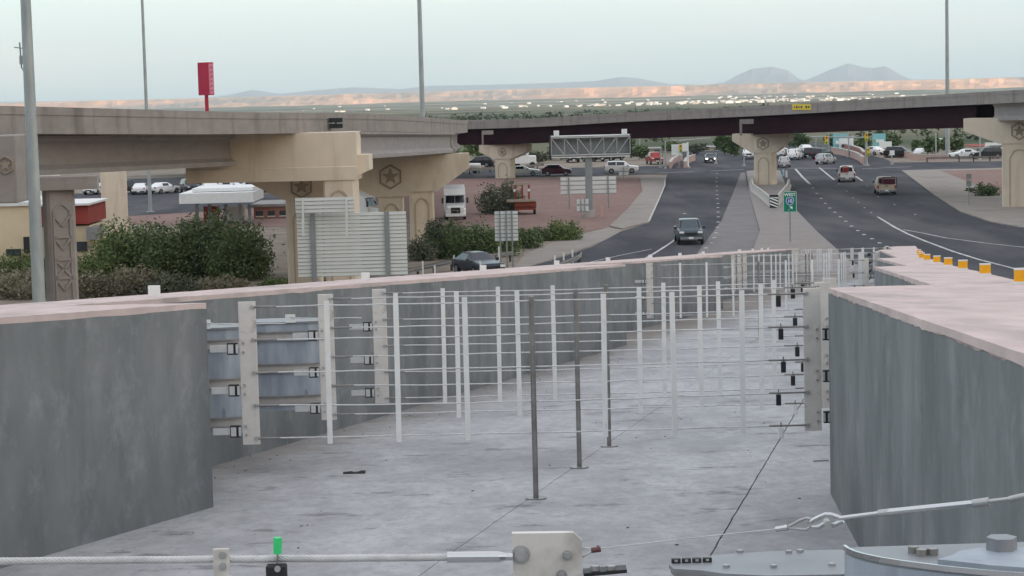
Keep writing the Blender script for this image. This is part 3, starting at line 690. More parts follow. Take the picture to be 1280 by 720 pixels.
mb = MB(); mb.solid(ringz(zr(YD)-0.01, 0.7), ringz(zr(YD)+0.25, 0.7)); mb.build('pedestal', 'wall_grey', t)
mb = MB()
for a_, b_ in zip(front, front[1:]): mb.bar(a_-Vector((0,0,0.004)), b_-Vector((0,0,0.004)), 0.005, 0.008)
mb.build('rim', 'chrome', t)
mb = MB(); mb.solid(ringz(zt-0.0119, 0.985), ringz(zt-0.006, 0.985)); mb.build('lid', 'greysteel', t)
lp = [onz(x, y, zt+0.004) for x, y in ((1172,699),(1190,694),(1200,688.5),(1222,684.8),(1260,684.0),(1330,684),(1400,690),(1400,712),(1300,711),(1240,706.5))]
mb = MB(); mb.solid([Vector((p_.x, p_.y, zt-0.0055)) for p_ in lp], lp); lid = mb.build('cover_plate', 'bluesteel', t, bevel=0.001)
p_ = onz(1252, 686.5, zt+0.004); m2 = MB(); m2.tube(p_, p_+Vector((0,0,0.019)), 0.0235, n=6); sub(lid, m2, 'hex_bolt', 'greysteel')
for px_, py_ in ((1142,691),(1152,694.5),(1166,693.5)):
    pp = onz(px_, py_, zt-0.006); m2 = MB(); m2.tube(pp, pp+Vector((0,0,0.010)), 0.0085, n=6); m3 = mb = m2; mb.build('nut', 'pipe', t)

# ---- thin guy wire with thimble, shackle and turnbuckle
YW = 3.6
W = lambda x, y: P(x, y, YW+ (1000-x)*0.0006)
t = thing('guy_wire', 'thin guy wire with shackle and silver turnbuckle rising past the dark wall', 'wire', W(1000, 658))
mb = MB(); mb.pipe([W(751,685.5), W(800,680), W(850,674), W(900,668.5), W(972,661)], 0.0011, 6); mb.build('wire', 'cable', t)
mb = MB(); mb.tube(W(970,661.5), W(980,660), 0.0046, n=10); mb.tube(W(979,660.2), W(985,659.2), 0.0050, n=10); mb.build('ferrule', 'chrome', t)
mb = MB(); mb.pipe([W(984,659.5), W(990,656), W(1000,650.5), W(1008,647.5), W(1014,649), W(1016,653), W(1013,659), W(1008,662), W(1000,661.5), W(990,660.2), W(984,660)], 0.0025, 8); mb.build('thimble', 'galv', t)
mb = MB(); mb.pipe([W(1052,648), W(1040,643.5), W(1032,643), W(1025,646), W(1015,651), W(1012,655), W(1016,659), W(1024,658.5), W(1034,652)], 0.0040, 8); sh = mb.build('shackle', 'chrome', t)
m2 = MB(); m2.tube(W(1034,654)+Vector((0,-0.012,0)), W(1034,654)+Vector((0,0.012,0)), 0.0062, n=12); sub(sh, m2, 'pin', 'galv')
mb = MB(); mb.tube(W(1040,657), W(1054,651), 0.0040, n=8); mb.build('shackle_tail', 'chrome', t)
mb = MB(); mb.tube(W(1050,648), W(1102,641), 0.0042, 0.0036, n=10); mb.build('eye_rod', 'chrome', t)
mb = MB(); mb.tube(W(1098,641.8), W(1112,640), 0.0064, n=6); mb.build('lock_nut', 'galv', t); mb = MB(); mb.tube(W(1216,629.5), W(1236,626.6), 0.0072, n=6); mb.build('lock_nut', 'galv', t)
mb = MB(); mb.tube(W(1110,640.2), W(1218,629.3), 0.0058, n=12); mb.build('turnbuckle_body', 'chrome', t)
mb = MB(); mb.tube(W(1234,627), W(1300,619), 0.0035, n=10); mb.pipe([W(1262,624), W(1275,621), W(1300,617), W(1340,612)], 0.0052, 10); mb.build('threaded_rod', 'galv', t)

# ---- bits on the ramp floor
p = GR(443, 592); mb = MB(); random.seed(3)
rg = []
for k in range(7):
    x = -0.12+0.04*k; h = 0.02+0.018*random.random(); ww = 0.035+0.02*random.random()
    rg.append([p+Vector((x, -ww, 0.002)), p+Vector((x, -ww*0.4, h)), p+Vector((x+0.005, ww*0.5, h*0.8)), p+Vector((x, ww, 0.002))])
mb.loft(rg); tag(mb.build('litter', 'black', loc=p), 'scrap of crumpled black plastic lying on the ramp slab', 'litter')
p = GR(1027, 577); mb = MB(); mb.tube(p+Vector((-0.09,0,0.009)), p+Vector((0.08,0.02,0.009)), 0.007, n=8); tag(mb.build('metal_pin', 'pipe', loc=p), 'dark metal pin lying on the ramp slab beside the dark wall', 'pin')
mb = MB(); random.seed(11)
for k in range(300):
    y = random.uniform(9, 48); x = random.uniform(XL(y)-0.1, XR(y)-0.1)
    if k > 90: x = -4.3+0.224*(y-20.6)+0.03+random.random()**2*0.9
    s_ = random.uniform(0.004, 0.014); z = zr(y)
    mb.box((x, y, z+s_*0.3), (s_*random.uniform(1,2.2), s_, s_*0.7), rz=random.random()*3)
stuff(mb.build('gravel_crumbs', 'slab_base'), 'loose gravel crumbs scattered over the ramp slabs', 'gravel')

# ================================================================== BRIDGES
def spline(pts, step=4.0):
    P_ = [Vector(p) for p in pts]; out = []
    for i in range(len(P_)-1):
        p0, p1, p2, p3 = P_[max(0, i-1)], P_[i], P_[i+1], P_[min(len(P_)-1, i+2)]
        n = max(2, int((p2-p1).length/step))
        for k in range(n):
            t = k/n; out.append(0.5*((2*p1)+(p2-p0)*t+(2*p0-5*p1+4*p2-p3)*t*t+(3*p1-p0-3*p2+p3)*t**3))
    out.append(P_[-1]); return out
def sweep(path, prof):           # prof: (outward, down from the path) pairs
    rings = []
    for i, p in enumerate(path):
        d = path[min(i+1, len(path)-1)]-path[max(i-1, 0)]; d.z = 0; d.normalize(); n = Vector((d.y, -d.x, 0))
        rings.append([p+n*o+Vector((0,0,z)) for o, z in prof])
    return MB().loft(rings)
def clip(path, a, b):
    L = 0; out = []; prev = None
    for p in path:
        if prev is not None: L += (p-prev).length
        if a <= L <= b: out.append(p)
        prev = p
    return out
BAND = [(0.035,0),(0.035,-0.33),(-0.28,-0.33),(-0.25,0)]
PARA = [(0,-0.33),(0,-0.86),(-0.42,-0.86),(-0.30,-0.33)]
def deck_parts(t, path, W, FH=1.10):
    sweep(path, BAND).build('parapet_rail', 'bridge_conc', t); sweep(path, PARA).build('parapet', 'bridge_conc', t)
    sweep(path, [(0.03,-0.86),(0.03,-FH),(-W-0.03,-FH),(-W-0.03,-0.86)]).build('deck', 'bridge_conc', t)
    sweep(path, [(-0.43,-0.855),(-0.43,-0.80),(-W+0.43,-0.80),(-W+0.43,-0.855)]).build('carriageway', 'deck_asphalt', t)
    sweep(path, [(-W+0.25,-0.02),(-W+0.42,-0.855),(-W,-0.855),(-W,-0.02)]).build('parapet', 'bridge_conc', t)

def frame_at(c, yaw):            # local u across, v towards the viewer side, z up
    u = Vector((math.cos(yaw), math.sin(yaw), 0)); v = Vector((math.sin(yaw), -math.cos(yaw), 0))
    return lambda s, t, z: Vector((c[0], c[1], 0))+u*s+v*t+Vector((0,0,z))
def emblem(F, s, vt, z, r):
    mb = MB(); hexo = [(math.sin(math.pi/3*k), math.cos(math.pi/3*k)) for k in range(6)]
    for k in range(6):
        a, b = hexo[k], hexo[(k+1) % 6]
        mb.solid([F(s+a[0]*r, vt, z+a[1]*r), F(s+b[0]*r, vt, z+b[1]*r), F(s+b[0]*r*0.84, vt, z+b[1]*r*0.84), F(s+a[0]*r*0.84, vt, z+a[1]*r*0.84)],
                 [F(s+a[0]*r, vt+0.07, z+a[1]*r), F(s+b[0]*r, vt+0.07, z+b[1]*r), F(s+b[0]*r*0.84, vt+0.07, z+b[1]*r*0.84), F(s+a[0]*r*0.84, vt+0.07, z+a[1]*r*0.84)])
    st = []
    for k in range(10):
        rr = r*(0.68 if k % 2 == 0 else 0.30); st.append((s+math.sin(math.pi/5*k)*rr, z+math.cos(math.pi/5*k)*rr))
    mb.solid([F(a, vt, b) for a, b in st], [F(a, vt+0.05, b) for a, b in st])
    return mb
def arch_frame(F, s, vt, z0, z1, hw, th=0.09, patt=False):
    mb = MB()
    def br(a, b):
        d = Vector((b[0]-a[0], b[1]-a[1])).normalized(); n = Vector((-d.y, d.x))*th/2
        q = [(a[0]+n.x, a[1]+n.y), (b[0]+n.x, b[1]+n.y), (b[0]-n.x, b[1]-n.y), (a[0]-n.x, a[1]-n.y)]
        mb.solid([F(s+x, vt, z) for x, z in q], [F(s+x, vt+0.06, z) for x, z in q])
    pts = [(-hw, z0), (-hw, z1-hw*0.9), (-hw*0.55, z1-0.12), (0, z1), (hw*0.55, z1-0.12), (hw, z1-hw*0.9), (hw, z0)]
    for a, b in zip(pts, pts[1:]): br(a, b)
    if patt:
        z = z0; k = 0
        while z+1.5 < z1-hw*0.6:
            hh = 0.9 if k % 2 else 0.75
            br((-hw, z), (hw, z))
            if k % 2 == 0: br((-hw, z), (hw, z+hh)); br((hw, z), (-hw, z+hh))
            else: br((-hw, z+hh), (0, z+hh*0.45)); br((hw, z+hh), (0, z+hh*0.45))
            z += hh; k += 1
        br((-hw, z), (hw, z)); br((-hw, z+0.9), (0, z+0.45)); br((hw, z+0.9), (0, z+0.45))
    return mb
def column(t, c, yaw, z0, z1, cw, cd, m='tan_conc', patt=False, hw=None, name='column'):
    F = frame_at(c, yaw); ch = 0.12
    ring = [(-cw/2+ch, -cd/2), (cw/2-ch, -cd/2), (cw/2, -cd/2+ch), (cw/2, cd/2-ch), (cw/2-ch, cd/2), (-cw/2+ch, cd/2), (-cw/2, cd/2-ch), (-cw/2, -cd/2+ch)]
    mb = MB(); mb.solid([F(a, b, z0) for a, b in ring], [F(a, b, z1) for a, b in ring]); o = mb.build(name, m, t)
    sub(o, arch_frame(F, 0, cd/2, z0+0.5, z1-0.55, hw or cw*0.27, patt=patt), 'panel_frame', 'panel_groove_shade' if m == 'tan_conc' else m)
    return o
def hammerhead(t, c, yaw, ztop, hl, hr, eh, th, cw, cd, thick, z0=-0.3, m='tan_conc', emb=1.0):
    F = frame_at(c, yaw); zc = ztop-eh-th
    prof = [(-hl, ztop), (hr, ztop), (hr, ztop-eh), (cw/2+0.25, zc), (-cw/2-0.25, zc), (-hl, ztop-eh)]
    mb = MB(); mb.solid([F(a, -thick/2, b) for a, b in prof], [F(a, thick/2, b) for a, b in prof]); cap = mb.build('pier_cap', m, t, bevel=0.05)
    if emb: sub(cap, emblem(F, 0, thick/2, ztop-(eh+th)*0.52, emb), 'emblem', 'tan_dark')
    column(t, c, yaw, z0, zc-0.004, cw, cd, m)
    return cap

# ---- bridge on the left: concrete girders, deck curving away out of sight
Lp = [(-34,40,1.0),(-24.6,69,0.15),(-19.9,84,-0.16),(-13.6,107,-0.80),(-9.0,131,-1.27),(-6.0,152,-1.80),(-4.0,178,-2.44),(-3.9,205,-2.85),(-6,235,-3.4),(-13,272,-4.1),(-24,310,-4.9),(-42,350,-5.6)]
Lpath = spline([(x, y, CAMZ+z) for x, y, z in Lp])
LB = thing('flyover_bridge', 'tan concrete girder flyover with star emblems on its piers, curving behind itself', 'bridge', (-16, 100, 0))
deck_parts(LB, Lpath, 11.0)
def i_girder(a, b, za, zb, depth=1.66, name='girder', m='girder_conc'):
    a = Vector((a[0], a[1], 0)); b = Vector((b[0], b[1], 0)); d = (b-a).normalized(); n = Vector((d.y, -d.x, 0)); rings = []
    pr = [(0.45,0),(0.45,-0.12),(0.12,-0.30),(0.12,-depth+0.42),(0.38,-depth+0.22),(0.38,-depth),(-0.38,-depth),(-0.38,-depth+0.22),(-0.12,-depth+0.42),(-0.12,-0.30),(-0.45,-0.12),(-0.45,0)]
    for p, z in ((a, za), (b, zb)): rings.append([p+n*o+Vector((0,0,z+q)) for o, q in pr])
    return MB().loft(rings)
zt = lambda y: CAMZ+interp([(q[1], q[2]) for q in Lp], y)-1.12
for k in range(4):
    o = 2.6*k
    i_girder((-23.6-o, 72), (-15.2-o, 117.2), zt(72), zt(117)).build('girder', 'girder_conc', LB)
    i_girder((-8.55-o, 119), (-4.6-o, 166), zt(119), zt(166), 1.5).build('girder', 'girder_conc', LB)
    i_girder((-4.6-o, 171), (-5.2-o*0.9, 215), zt(171), zt(215), 1.5).build('girder', 'girder_conc', LB)
# bent with the big square cap
F = frame_at((-15.9, 118.4), R(-2))
c1t, c1b = P(455,163,118).z-0.05, P(455,223.5,118).z
mb = MB(); pr = [(-1.6, c1t), (7.72, c1t), (7.72, c1b), (-1.6, c1b)]
mb.solid([F(a, -1.3, b) for a, b in pr], [F(a, 1.15, b) for a, b in pr]); cap = mb.build('pier_cap', 'tan_conc', LB, bevel=0.06)
m2 = MB(); hh = c1b+(c1t-c1b)*0.36
m2.solid([F(7.72, -1.2, c1b+0.2), F(8.35, -1.2, c1b+0.5), F(8.35, -1.2, hh+0.4), F(7.72, -1.2, hh+0.4)], [F(7.72, 0.9, c1b+0.2), F(8.35, 0.9, c1b+0.5), F(8.35, 0.9, hh+0.4), F(7.72, 0.9, hh+0.4)]); sub(cap, m2, 'bearing_ledge', 'tan_conc')
m2 = MB(); m2.solid([F(-1.6, 1.15, c1b-0.0), F(7.73, 1.15, c1b-0.0), F(7.73, 1.15, c1b+0.75), F(-1.6, 1.15, c1b+0.75)], [F(-1.6, 1.19, c1b), F(7.73, 1.19, c1b), F(7.73, 1.19, c1b+0.72), F(-1.6, 1.19, c1b+0.72)]); sub(cap, m2, 'lower_band', 'tan_conc')
column(LB, (P(428,300,117.6).x, 117.9), R(-4), -0.3, c1b-0.004, 1.75, 1.7, hw=0.5)
pc = P(378,240,120.5)
F2 = frame_at((pc.x, 120.9), 0); mb = MB()
pr = [(-3.2, c1b-0.01), (2.6, c1b-0.01), (1.0, c1b-1.15), (-1.0, c1b-1.15)]
mb.solid([F2(a, -0.9, b) for a, b in pr], [F2(a, 0.9, b) for a, b in pr]); cp = mb.build('pier_cap', 'tan_conc', LB); sub(cp, emblem(F2, 0.0, 0.9, c1b-0.42, 0.68), 'emblem', 'tan_dark')
column(LB, (pc.x, 120.9), 0, -0.3, c1b-1.155, 1.85, 1.7)
# second bent: two hammerheads one behind the other
p1 = P(489, 260, 163); p2 = P(527, 260, 171)
zc = zt(164)-1.52
hammerhead(LB, (p1.x, 163.2), R(3), zc, 5.5, (P(560,200,163).x-p1.x), 1.05, 2.05, 1.95, 1.9, 2.2, emb=0.95)
hammerhead(LB, (p2.x, 171.5), R(3), zc-0.25, 5.0, (P(586,200,171).x-p2.x), 1.15, 1.75, 1.95, 1.9, 2.2, emb=0)
# narrow ornamented pier near the light pole, with its low cap beam
pc = P(74, 300, 87); zl = P(74, 237, 87).z
column(LB, (pc.x, 87.2), R(24), -0.3, zl-0.003, 1.15, 1.0, 'bridge_conc', patt=True, hw=0.33)
F3 = frame_at((pc.x, 87.2), R(8)); mb = MB(); pr = [(-9, zl), (1.6, zl), (1.6, P(74,221,87).z), (-9, P(74,221,87).z)]
mb.solid([F3(a, -0.9, b) for a, b in pr], [F3(a, 0.8, b) for a, b in pr]); mb.build('pier_cap', 'bridge_conc', LB)
mb = MB(); x1 = P(21, 200, 74).x; z0_, z1_ = P(10,254,74).z, P(10,169,74).z
mb.box((x1-4.5, 75, (z0_+z1_)/2), (9.0, 2.2, z1_-z0_)); cp = mb.build('pier_cap', 'bridge_conc', LB, bevel=0.05)
F4 = frame_at((x1-0.42, 75), 0); sub(cp, emblem(F4, 0.05, 1.1, (z0_+z1_)/2+0.15, 0.32), 'emblem', 'tan_dark')
column(LB, (x1-4.5, 75), 0, -0.3, z0_-0.004, 1.9, 1.8, 'bridge_conc')
# dark camera or lamp bracket fixed to its parapet
p = P(418, 153, 124.0)
t = thing('bridge_lamp', 'small black twin lamp bracket hung on the flyover parapet', 'lamp', p)
mb = MB(); mb.box(p+Vector((0.12,-0.35,0.13)), (0.75,0.3,0.26)); mb.box(p+Vector((0.12,-0.35,-0.2)), (0.75,0.3,0.26)); mb.build('lamp_housing', 'black', t)
mb = MB(); mb.box(p+Vector((-0.45,-0.3,0.1)), (0.35,0.16,0.08)); mb.box(p+Vector((-0.45,-0.3,-0.22)), (0.35,0.16,0.08)); mb.box(p+Vector((0.1,0.1,-0.02)), (0.12,0.7,0.12)); mb.build('bracket', 'alu_post', t)

# ---- overpass crossing the roads: dark steel girders
Rp = [(-60,338,-4.75),(-30,320,-4.5),(-0.9,297,-4.2),(15,279,-3.45),(30,255,-2.72),(39,229,-1.95),(46,200,-1.28),(51,172,-0.72),(57,135,0.0)]
Rpath = spline([(x, y, CAMZ+z) for x, y, z in Rp])
RB = thing('overpass_bridge', 'long overpass with dark maroon steel girders crossing above both roads', 'bridge', (20, 270, 0))
deck_parts(RB, Rpath, 9.5, 1.16)
tot = sum((b-a).length for a, b in zip(Rpath, Rpath[1:]))
def dist_at(X):
    L = 0
    for a, b in zip(Rpath, Rpath[1:]):
        if b.x >= X: return L
        L += (b-a).length
    return L
Lend = dist_at(45.0)
for k in range(4):
    o = -0.9-2.5*k
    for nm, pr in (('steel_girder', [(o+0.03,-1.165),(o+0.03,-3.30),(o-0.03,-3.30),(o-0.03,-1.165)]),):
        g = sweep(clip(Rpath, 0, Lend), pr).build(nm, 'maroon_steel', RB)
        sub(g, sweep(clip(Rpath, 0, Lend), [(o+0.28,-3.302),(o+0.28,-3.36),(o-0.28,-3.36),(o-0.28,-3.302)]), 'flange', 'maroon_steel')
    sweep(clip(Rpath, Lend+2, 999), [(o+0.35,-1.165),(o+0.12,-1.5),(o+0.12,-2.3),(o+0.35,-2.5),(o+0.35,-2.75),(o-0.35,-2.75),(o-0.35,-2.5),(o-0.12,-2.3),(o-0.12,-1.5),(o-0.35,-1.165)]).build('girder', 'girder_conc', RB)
for (px_, Yc, zoff, nm) in ((632, 300, 0, 'a'), (957, 259, 0, 'b'), (1278, 203, 0, 'c')):
    base = P(px_, 230, Yc)
    if nm == 'c': hammerhead(RB, (base.x, Yc), R(-28), P(1230,148,203).z, 5.3, 5.3, 1.15, 1.25, 3.4, 2.0, 2.2, emb=0.85)
    elif nm == 'b': hammerhead(RB, (base.x, Yc), R(-20), P(957,166.5,259).z, 3.75, 3.2, 0.85, 1.45, 2.35, 2.0, 2.2, emb=0.8)
    else: hammerhead(RB, (base.x, Yc), R(-20), P(632,180.5,300).z, 3.4, 3.6, 0.95, 1.0, 2.3, 2.0, 2.2, emb=0.6)
    if nm != 'c':
        pz = P(px_+8, 163 if nm == 'b' else 167, Yc-3); mb = MB()
        a0 = P(px_-30 if nm == 'b' else px_-28, 150 if nm == 'b' else 164, Yc-2.2)
        mb.box(a0+Vector((0.6,0,-0.2)), (1.6,0.5,0.55)); mb.box(a0+Vector((-0.1,0,-1.0)), (0.25,0.4,1.7)); mb.build('expansion_bracket', 'bridge_conc', RB)
# small yellow plate on the overpass parapet
p = P(1010, 133, 248); yaw = R(-58)
best = min(Rpath, key=lambda q: abs(q.x/q.y-(1010-640)/FPX)); i = Rpath.index(best)
d = (Rpath[i+1]-Rpath[i-1]); d.z = 0; d.normalize(); n = Vector((d.y, -d.x, 0)); c = best+n*0.07+Vector((0,0,-0.42))
def flat_box(c, d, n, wd, th, ht): return MB().box(c, (wd, th, ht), m3=Matrix((d, -n, Vector((0,0,1)))).transposed())
sc_ = 1/max(0.35, abs(d.x))
t = thing('parapet_sign', 'small yellow plate with dark lettering on the overpass parapet', 'sign', c)
flat_box(c, d, n, 1.75*sc_*0.9, 0.04, 0.66).build('sign_plate', 'sign_yellow', t)
mb = MB()
for k, wd in enumerate((0.10,0.22,0.12,0.2,0,0.22,0.2)):
    if wd: mb.add(flat_box(c+n*0.024+d*((k-3)*0.20*sc_), d, n, wd*sc_*0.7, 0.01, 0.22+0.05*(k % 2)))
mb.build('lettering', 'sign_dark', t)

# ================================================================== POLES AND SIGNS
def mast(px_, py_, Y, r0_, r1_, H, label, z0=None, head=True):
    p = P(px_, py_, Y); z0 = ground_z(p.x, Y) if z0 is None else z0
    t = thing('light_mast', label, 'light pole', (p.x, Y, z0), group='tall galvanised light masts')
    mb = MB(); n = 6
    for k in range(n):
        a, b = k/n, (k+1)/n; mb.tube((p.x, Y, z0+H*a-0.05), (p.x, Y, z0+H*b), r0_+(r1_-r0_)*a, r0_+(r1_-r0_)*b-0.004, n=20)
    mb.build('pole_shaft', 'pole_galv', t)
    mb = MB(); mb.tube((p.x, Y, z0-0.05), (p.x, Y, z0+0.12), r0_*2.1, n=20); mb.build('base_flange', 'galv', t)
    ring = MB(); ring.pipe([(p.x+1.0*math.cos(a), Y+1.0*math.sin(a), z0+H-0.3) for a in [2*math.pi*k/16 for k in range(17)]], 0.06, 8); ring.build('lamp_ring', 'galv', t)
    for k in range(6):
        a = 2*math.pi*k/6; m2 = MB(); m2.box((p.x+1.25*math.cos(a), Y+1.25*math.sin(a), z0+H-0.45), (0.6,0.35,0.25), rz=a); m2.build('lamp_head', 'alu_post', t)
    return t
mast(43.6, 260, 70, 0.24, 0.075, 36, 'thick galvanised light pole rising beside the narrow ornamented bridge pier')
mast(183, 134, 232, 0.21, 0.10, 42, 'slim light mast standing behind the flyover near the red pylon sign')
mast(528, 140, 215, 0.29, 0.13, 42, 'light mast rising behind the flyover where it meets the overpass')
mast(1184.5, 170, 345, 0.36, 0.16, 48, 'light mast standing beyond the overpass, its foot seen under the deck')
# antenna gadget on a thin pole behind
p = P(26, 75, 72); t = thing('antenna', 'little antenna and sensor clamped to the thick light pole', 'antenna', p)
mb = MB(); mb.tube(P(24.5,53,70.3), P(27,85,70.3), 0.025, n=6); mb.tube(P(18,59,70.3), P(32,61,70.3), 0.02, n=6); mb.tube(P(27,84,70.3), P(31,92,70.3), 0.02, n=6); mb.build('aerial', 'alu_post', t)
mb = MB(); mb.box(P(27,75,70.2), (0.12,0.12,0.28)); mb.tube(P(27,74,70.2), P(34,75,70.1), 0.03, n=6); mb.build('bracket_box', 'pole_galv', t)
# red pylon sign
p = P(258.5, 130, 300); b0 = P(259,119,300); t = thing('pylon_sign', 'tall red pylon sign with pale pink script, rising behind the flyover', 'sign', (p.x, 300, 0))
h0, h1 = b0.z, P(258,78,300).z
F = frame_at((p.x, 300.0), R(-32))
mb = MB(); mb.solid([F(-0.95,-0.55,h0), F(0.95,-0.55,h0), F(0.95,0.55,h0), F(-0.95,0.55,h0)], [F(-0.95,-0.55,h1), F(0.95,-0.55,h1), F(0.95,0.55,h1), F(-0.95,0.55,h1)]); bx = mb.build('sign_box', 'sign_red', t)
FF = frame_at((p.x, 300.0), R(40)); 
# the lettered side is the box's right hand face
def RF(s, tt, z): # coordinates on that face
    a = F(0.955, 0, 0); u = (F(0.95,-0.55,0)-F(0.95,0.55,0)).normalized(); nn = (F(1,0,0)-F(0,0,0)).normalized(); return a+u*s+nn*tt+Vector((0,0,z))
mb = MB(); mb.solid([RF(-0.46,0.0,h0+0.2), RF(0.46,0.0,h0+0.2), RF(0.46,0.0,h1-0.2), RF(-0.46,0.0,h1-0.2)], [RF(-0.46,0.03,h0+0.2), RF(0.46,0.03,h0+0.2), RF(0.46,0.03,h1-0.2), RF(-0.46,0.03,h1-0.2)]); sub(bx, mb, 'sign_face', 'sign_pink')
mb = MB(); random.seed(4); Hh = h1-h0
for k in range(6):
    zc_ = h0+Hh*(0.14+0.14*k); mb.pipe([RF(-0.3,0.05,zc_-0.18), RF(-0.1+0.2*random.random(),0.05,zc_+0.15), RF(0.1,0.05,zc_-0.05), RF(0.32,0.05,zc_+0.2*random.random())], 0.045, 5)
sub(bx, mb, 'script', 'sign_red')
mb = MB(); mb.tube((p.x, 300, -0.1), (p.x, 300, h0), 0.26, n=14); mb.build('pole', 'sign_red', t)

# ---- signs seen from behind, every extruded panel a piece of its own
def sign_back(label, Y, x0, x1, y0, y1, n, posts, pw=0.16, name='road_sign', yaw=0.0, gapf=0.17, post_m='alu_post', extra=None):
    a, b = P(x0, y0, Y), P(x1, y0, Y); zt_, zb_ = P((x0+x1)/2, y0, Y).z, P((x0+x1)/2, y1, Y).z
    cx = (a.x+b.x)/2; gz = ground_z(cx, Y); t = thing(name, label, 'sign', (cx, Y, gz), group='road signs seen from behind')
    ph = (zt_-zb_)/n
    for k in range(n):
        z = zb_+ph*(k+0.5); mb = MB(); mb.box((cx, Y, z), (b.x-a.x, 0.05, ph*(1-gapf))); o = mb.build('panel', 'alu_panel', t)
        m2 = MB(); m2.box((cx, Y-0.035, z-ph*0.42), (b.x-a.x-0.01, 0.03, ph*0.13)); sub(o, m2, 'panel_lip', 'alu_post')
    for px_ in posts:
        xx = P(px_, (y0+y1)/2, Y).x; mb = MB()
        mb.box((xx, Y-0.13, (zt_+gz)/2-0.1), (pw, 0.02, zt_-gz+0.2)); mb.box((xx, Y-0.08, (zt_+gz)/2-0.1), (pw*0.15, 0.09, zt_-gz+0.2)); mb.build('post', post_m, t)
    return t
big = sign_back('large white slatted back of a guide sign before the square pier cap', 108, 370.5, 507.5, 265.5, 345, 17, (392, 484.5), 0.24)
up1 = sign_back('smaller slatted sign back stacked on top of the large guide sign', 107.4, 369, 442.5, 246.5, 266, 4, (), 0.12)
for px_ in (378.5, 433):
    a = P(px_, 247, 107.2); b = P(px_+0.5, 295, 107.2); mb = MB(); mb.bar(a, b, 0.10, 0.05, (0,1,0)); mb.build('bracket', 'alu_panel', up1)
sign_back('small slatted sign back on two thin posts beside the dark blue car', 143, 618, 647, 263.5, 301.5, 8, (625, 633, 640), 0.10)
sign_back('wide pale sign back on two posts crossed by the gantry column', 219, 700.5, 770, 220.5, 242.5, 4, (711, 760), 0.12)
sign_back('small sign back with two ribs beside the gantry column foot', 203, 721, 735.5, 248, 265, 2, (726, 731), 0.10)
sign_back('little grey sign back standing in front of the white SUV', 285, 773.5, 785.5, 209, 220, 2, (779,), 0.1)
t = thing('post_marker', 'pink weathered marker post beside the gantry column', 'post', G(753, 272)); p = G(753,272); mb = MB(); mb.box(p+Vector((0,0,0.75)), (0.28,0.06,1.5)); mb.build('marker_face', 'pinkwall', t); mb = MB(); mb.box(p+Vector((0,0.05,0.7)), (0.08,0.05,1.4)); mb.build('marker_stake', 'alu_post', t)

# ---- gantry sign on a single column, seen from behind
Yg = 204; p = P(737, 270, Yg); t = thing('gantry_sign', 'truss backed sign on a single grey column above the red slope', 'sign', (p.x, Yg, 0))
z0_, z1_ = P(737,193.5,Yg).z, P(737,171.5,Yg).z; xl, xr = P(689,180,Yg).x, P(787,180,Yg).x
mb = MB(); mb.box((p.x, Yg, z0_/2-0.05), (0.66, 0.5, z0_+0.1)); col_ = mb.build('column', 'alu_post', t, bevel=0.06)
m2 = MB(); m2.box((p.x, Yg, 0.35), (1.0, 0.9, 0.75)); sub(col_, m2, 'footing', 'kerbstone')
for zz in (z0_, z1_):
    for yy in (Yg-0.5, Yg+0.5):
        mb = MB(); mb.tube((xl, yy, zz), (xr, yy, zz), 0.085, n=8); mb.build('truss_chord', 'galv', t)
N = 6
for k in range(N+1):
    x = xl+(xr-xl)*k/N; mb = MB(); mb.tube((x, Yg-0.5, z0_), (x, Yg-0.5, z1_), 0.05, n=6); mb.tube((x, Yg-0.5, z1_), (x, Yg+0.5, z1_), 0.05, n=6); mb.build('truss_post', 'galv', t)
    if k < N:
        x2 = xl+(xr-xl)*(k+1)/N; zz = (z1_, z0_) if k < N/2 else (z0_, z1_)
        mb = MB(); mb.tube((x, Yg-0.5, zz[0]), (x2, Yg-0.5, zz[1]), 0.05, n=6); mb.build('truss_brace', 'galv', t)
mb = MB(); mb.box(((xl+xr)/2, Yg+0.75, (z0_+z1_)/2), (xr-xl+0.3, 0.08, z1_-z0_+0.3)); mb.build('sign_panel', 'alu_post', t)
mb = MB(); mb.box(((xl+xr)/2, Yg+0.1, z1_+0.16), (xr-xl, 1.3, 0.08)); mb.build('catwalk', 'sign_white', t)
mb = MB(); mb.box(((xl+xr)/2, Yg+0.1, z0_-0.18), (xr-xl, 1.3, 0.07)); mb.build('catwalk', 'sign_white', t)
for x in (xl+0.5, xr-0.5):
    mb = MB(); mb.box((x, Yg-0.4, z1_+0.45), (0.5,0.35,0.5)); mb.build('lamp_box', 'sign_white', t)
for x in (xl-0.12, xr+0.12):
    mb = MB(); mb.box((x, Yg+0.4, (z0_+z1_)/2-0.1), (0.12,0.6,z1_-z0_+0.6)); mb.build('end_plate', 'black', t)

# ---- green highway sign (readable)
def text_mesh(txt, size, c, m, parent, name='lettering', wmax=None, sx=1.0):
    cu = bpy.data.curves.new('t', 'FONT'); cu.body = txt; cu.size = size; cu.align_x = 'CENTER'; cu.align_y = 'CENTER'; cu.extrude = 0.004; cu.offset = size*0.018
    o = bpy.data.objects.new('t', cu); C.objects.link(o); dg = bpy.context.evaluated_depsgraph_get(); dg.update()
    me_ = bpy.data.meshes.new_from_object(o.evaluated_get(dg)); bpy.data.objects.remove(o)
    rt = parent.parent or parent
    off = c-rt.location
    for v in me_.vertices: x, y, z = v.co; v.co = Vector((x*sx, -z, y))+off
    me_.materials.clear(); me_.materials.append(MATS[m]); r_ = bpy.data.objects.new(name, me_); C.objects.link(r_); r_.parent = parent; return r_
p = G(988, 305); Y = p.y; t = thing('highway_sign', 'green WEST 10 highway sign with up arrow on the gore', 'sign', p)
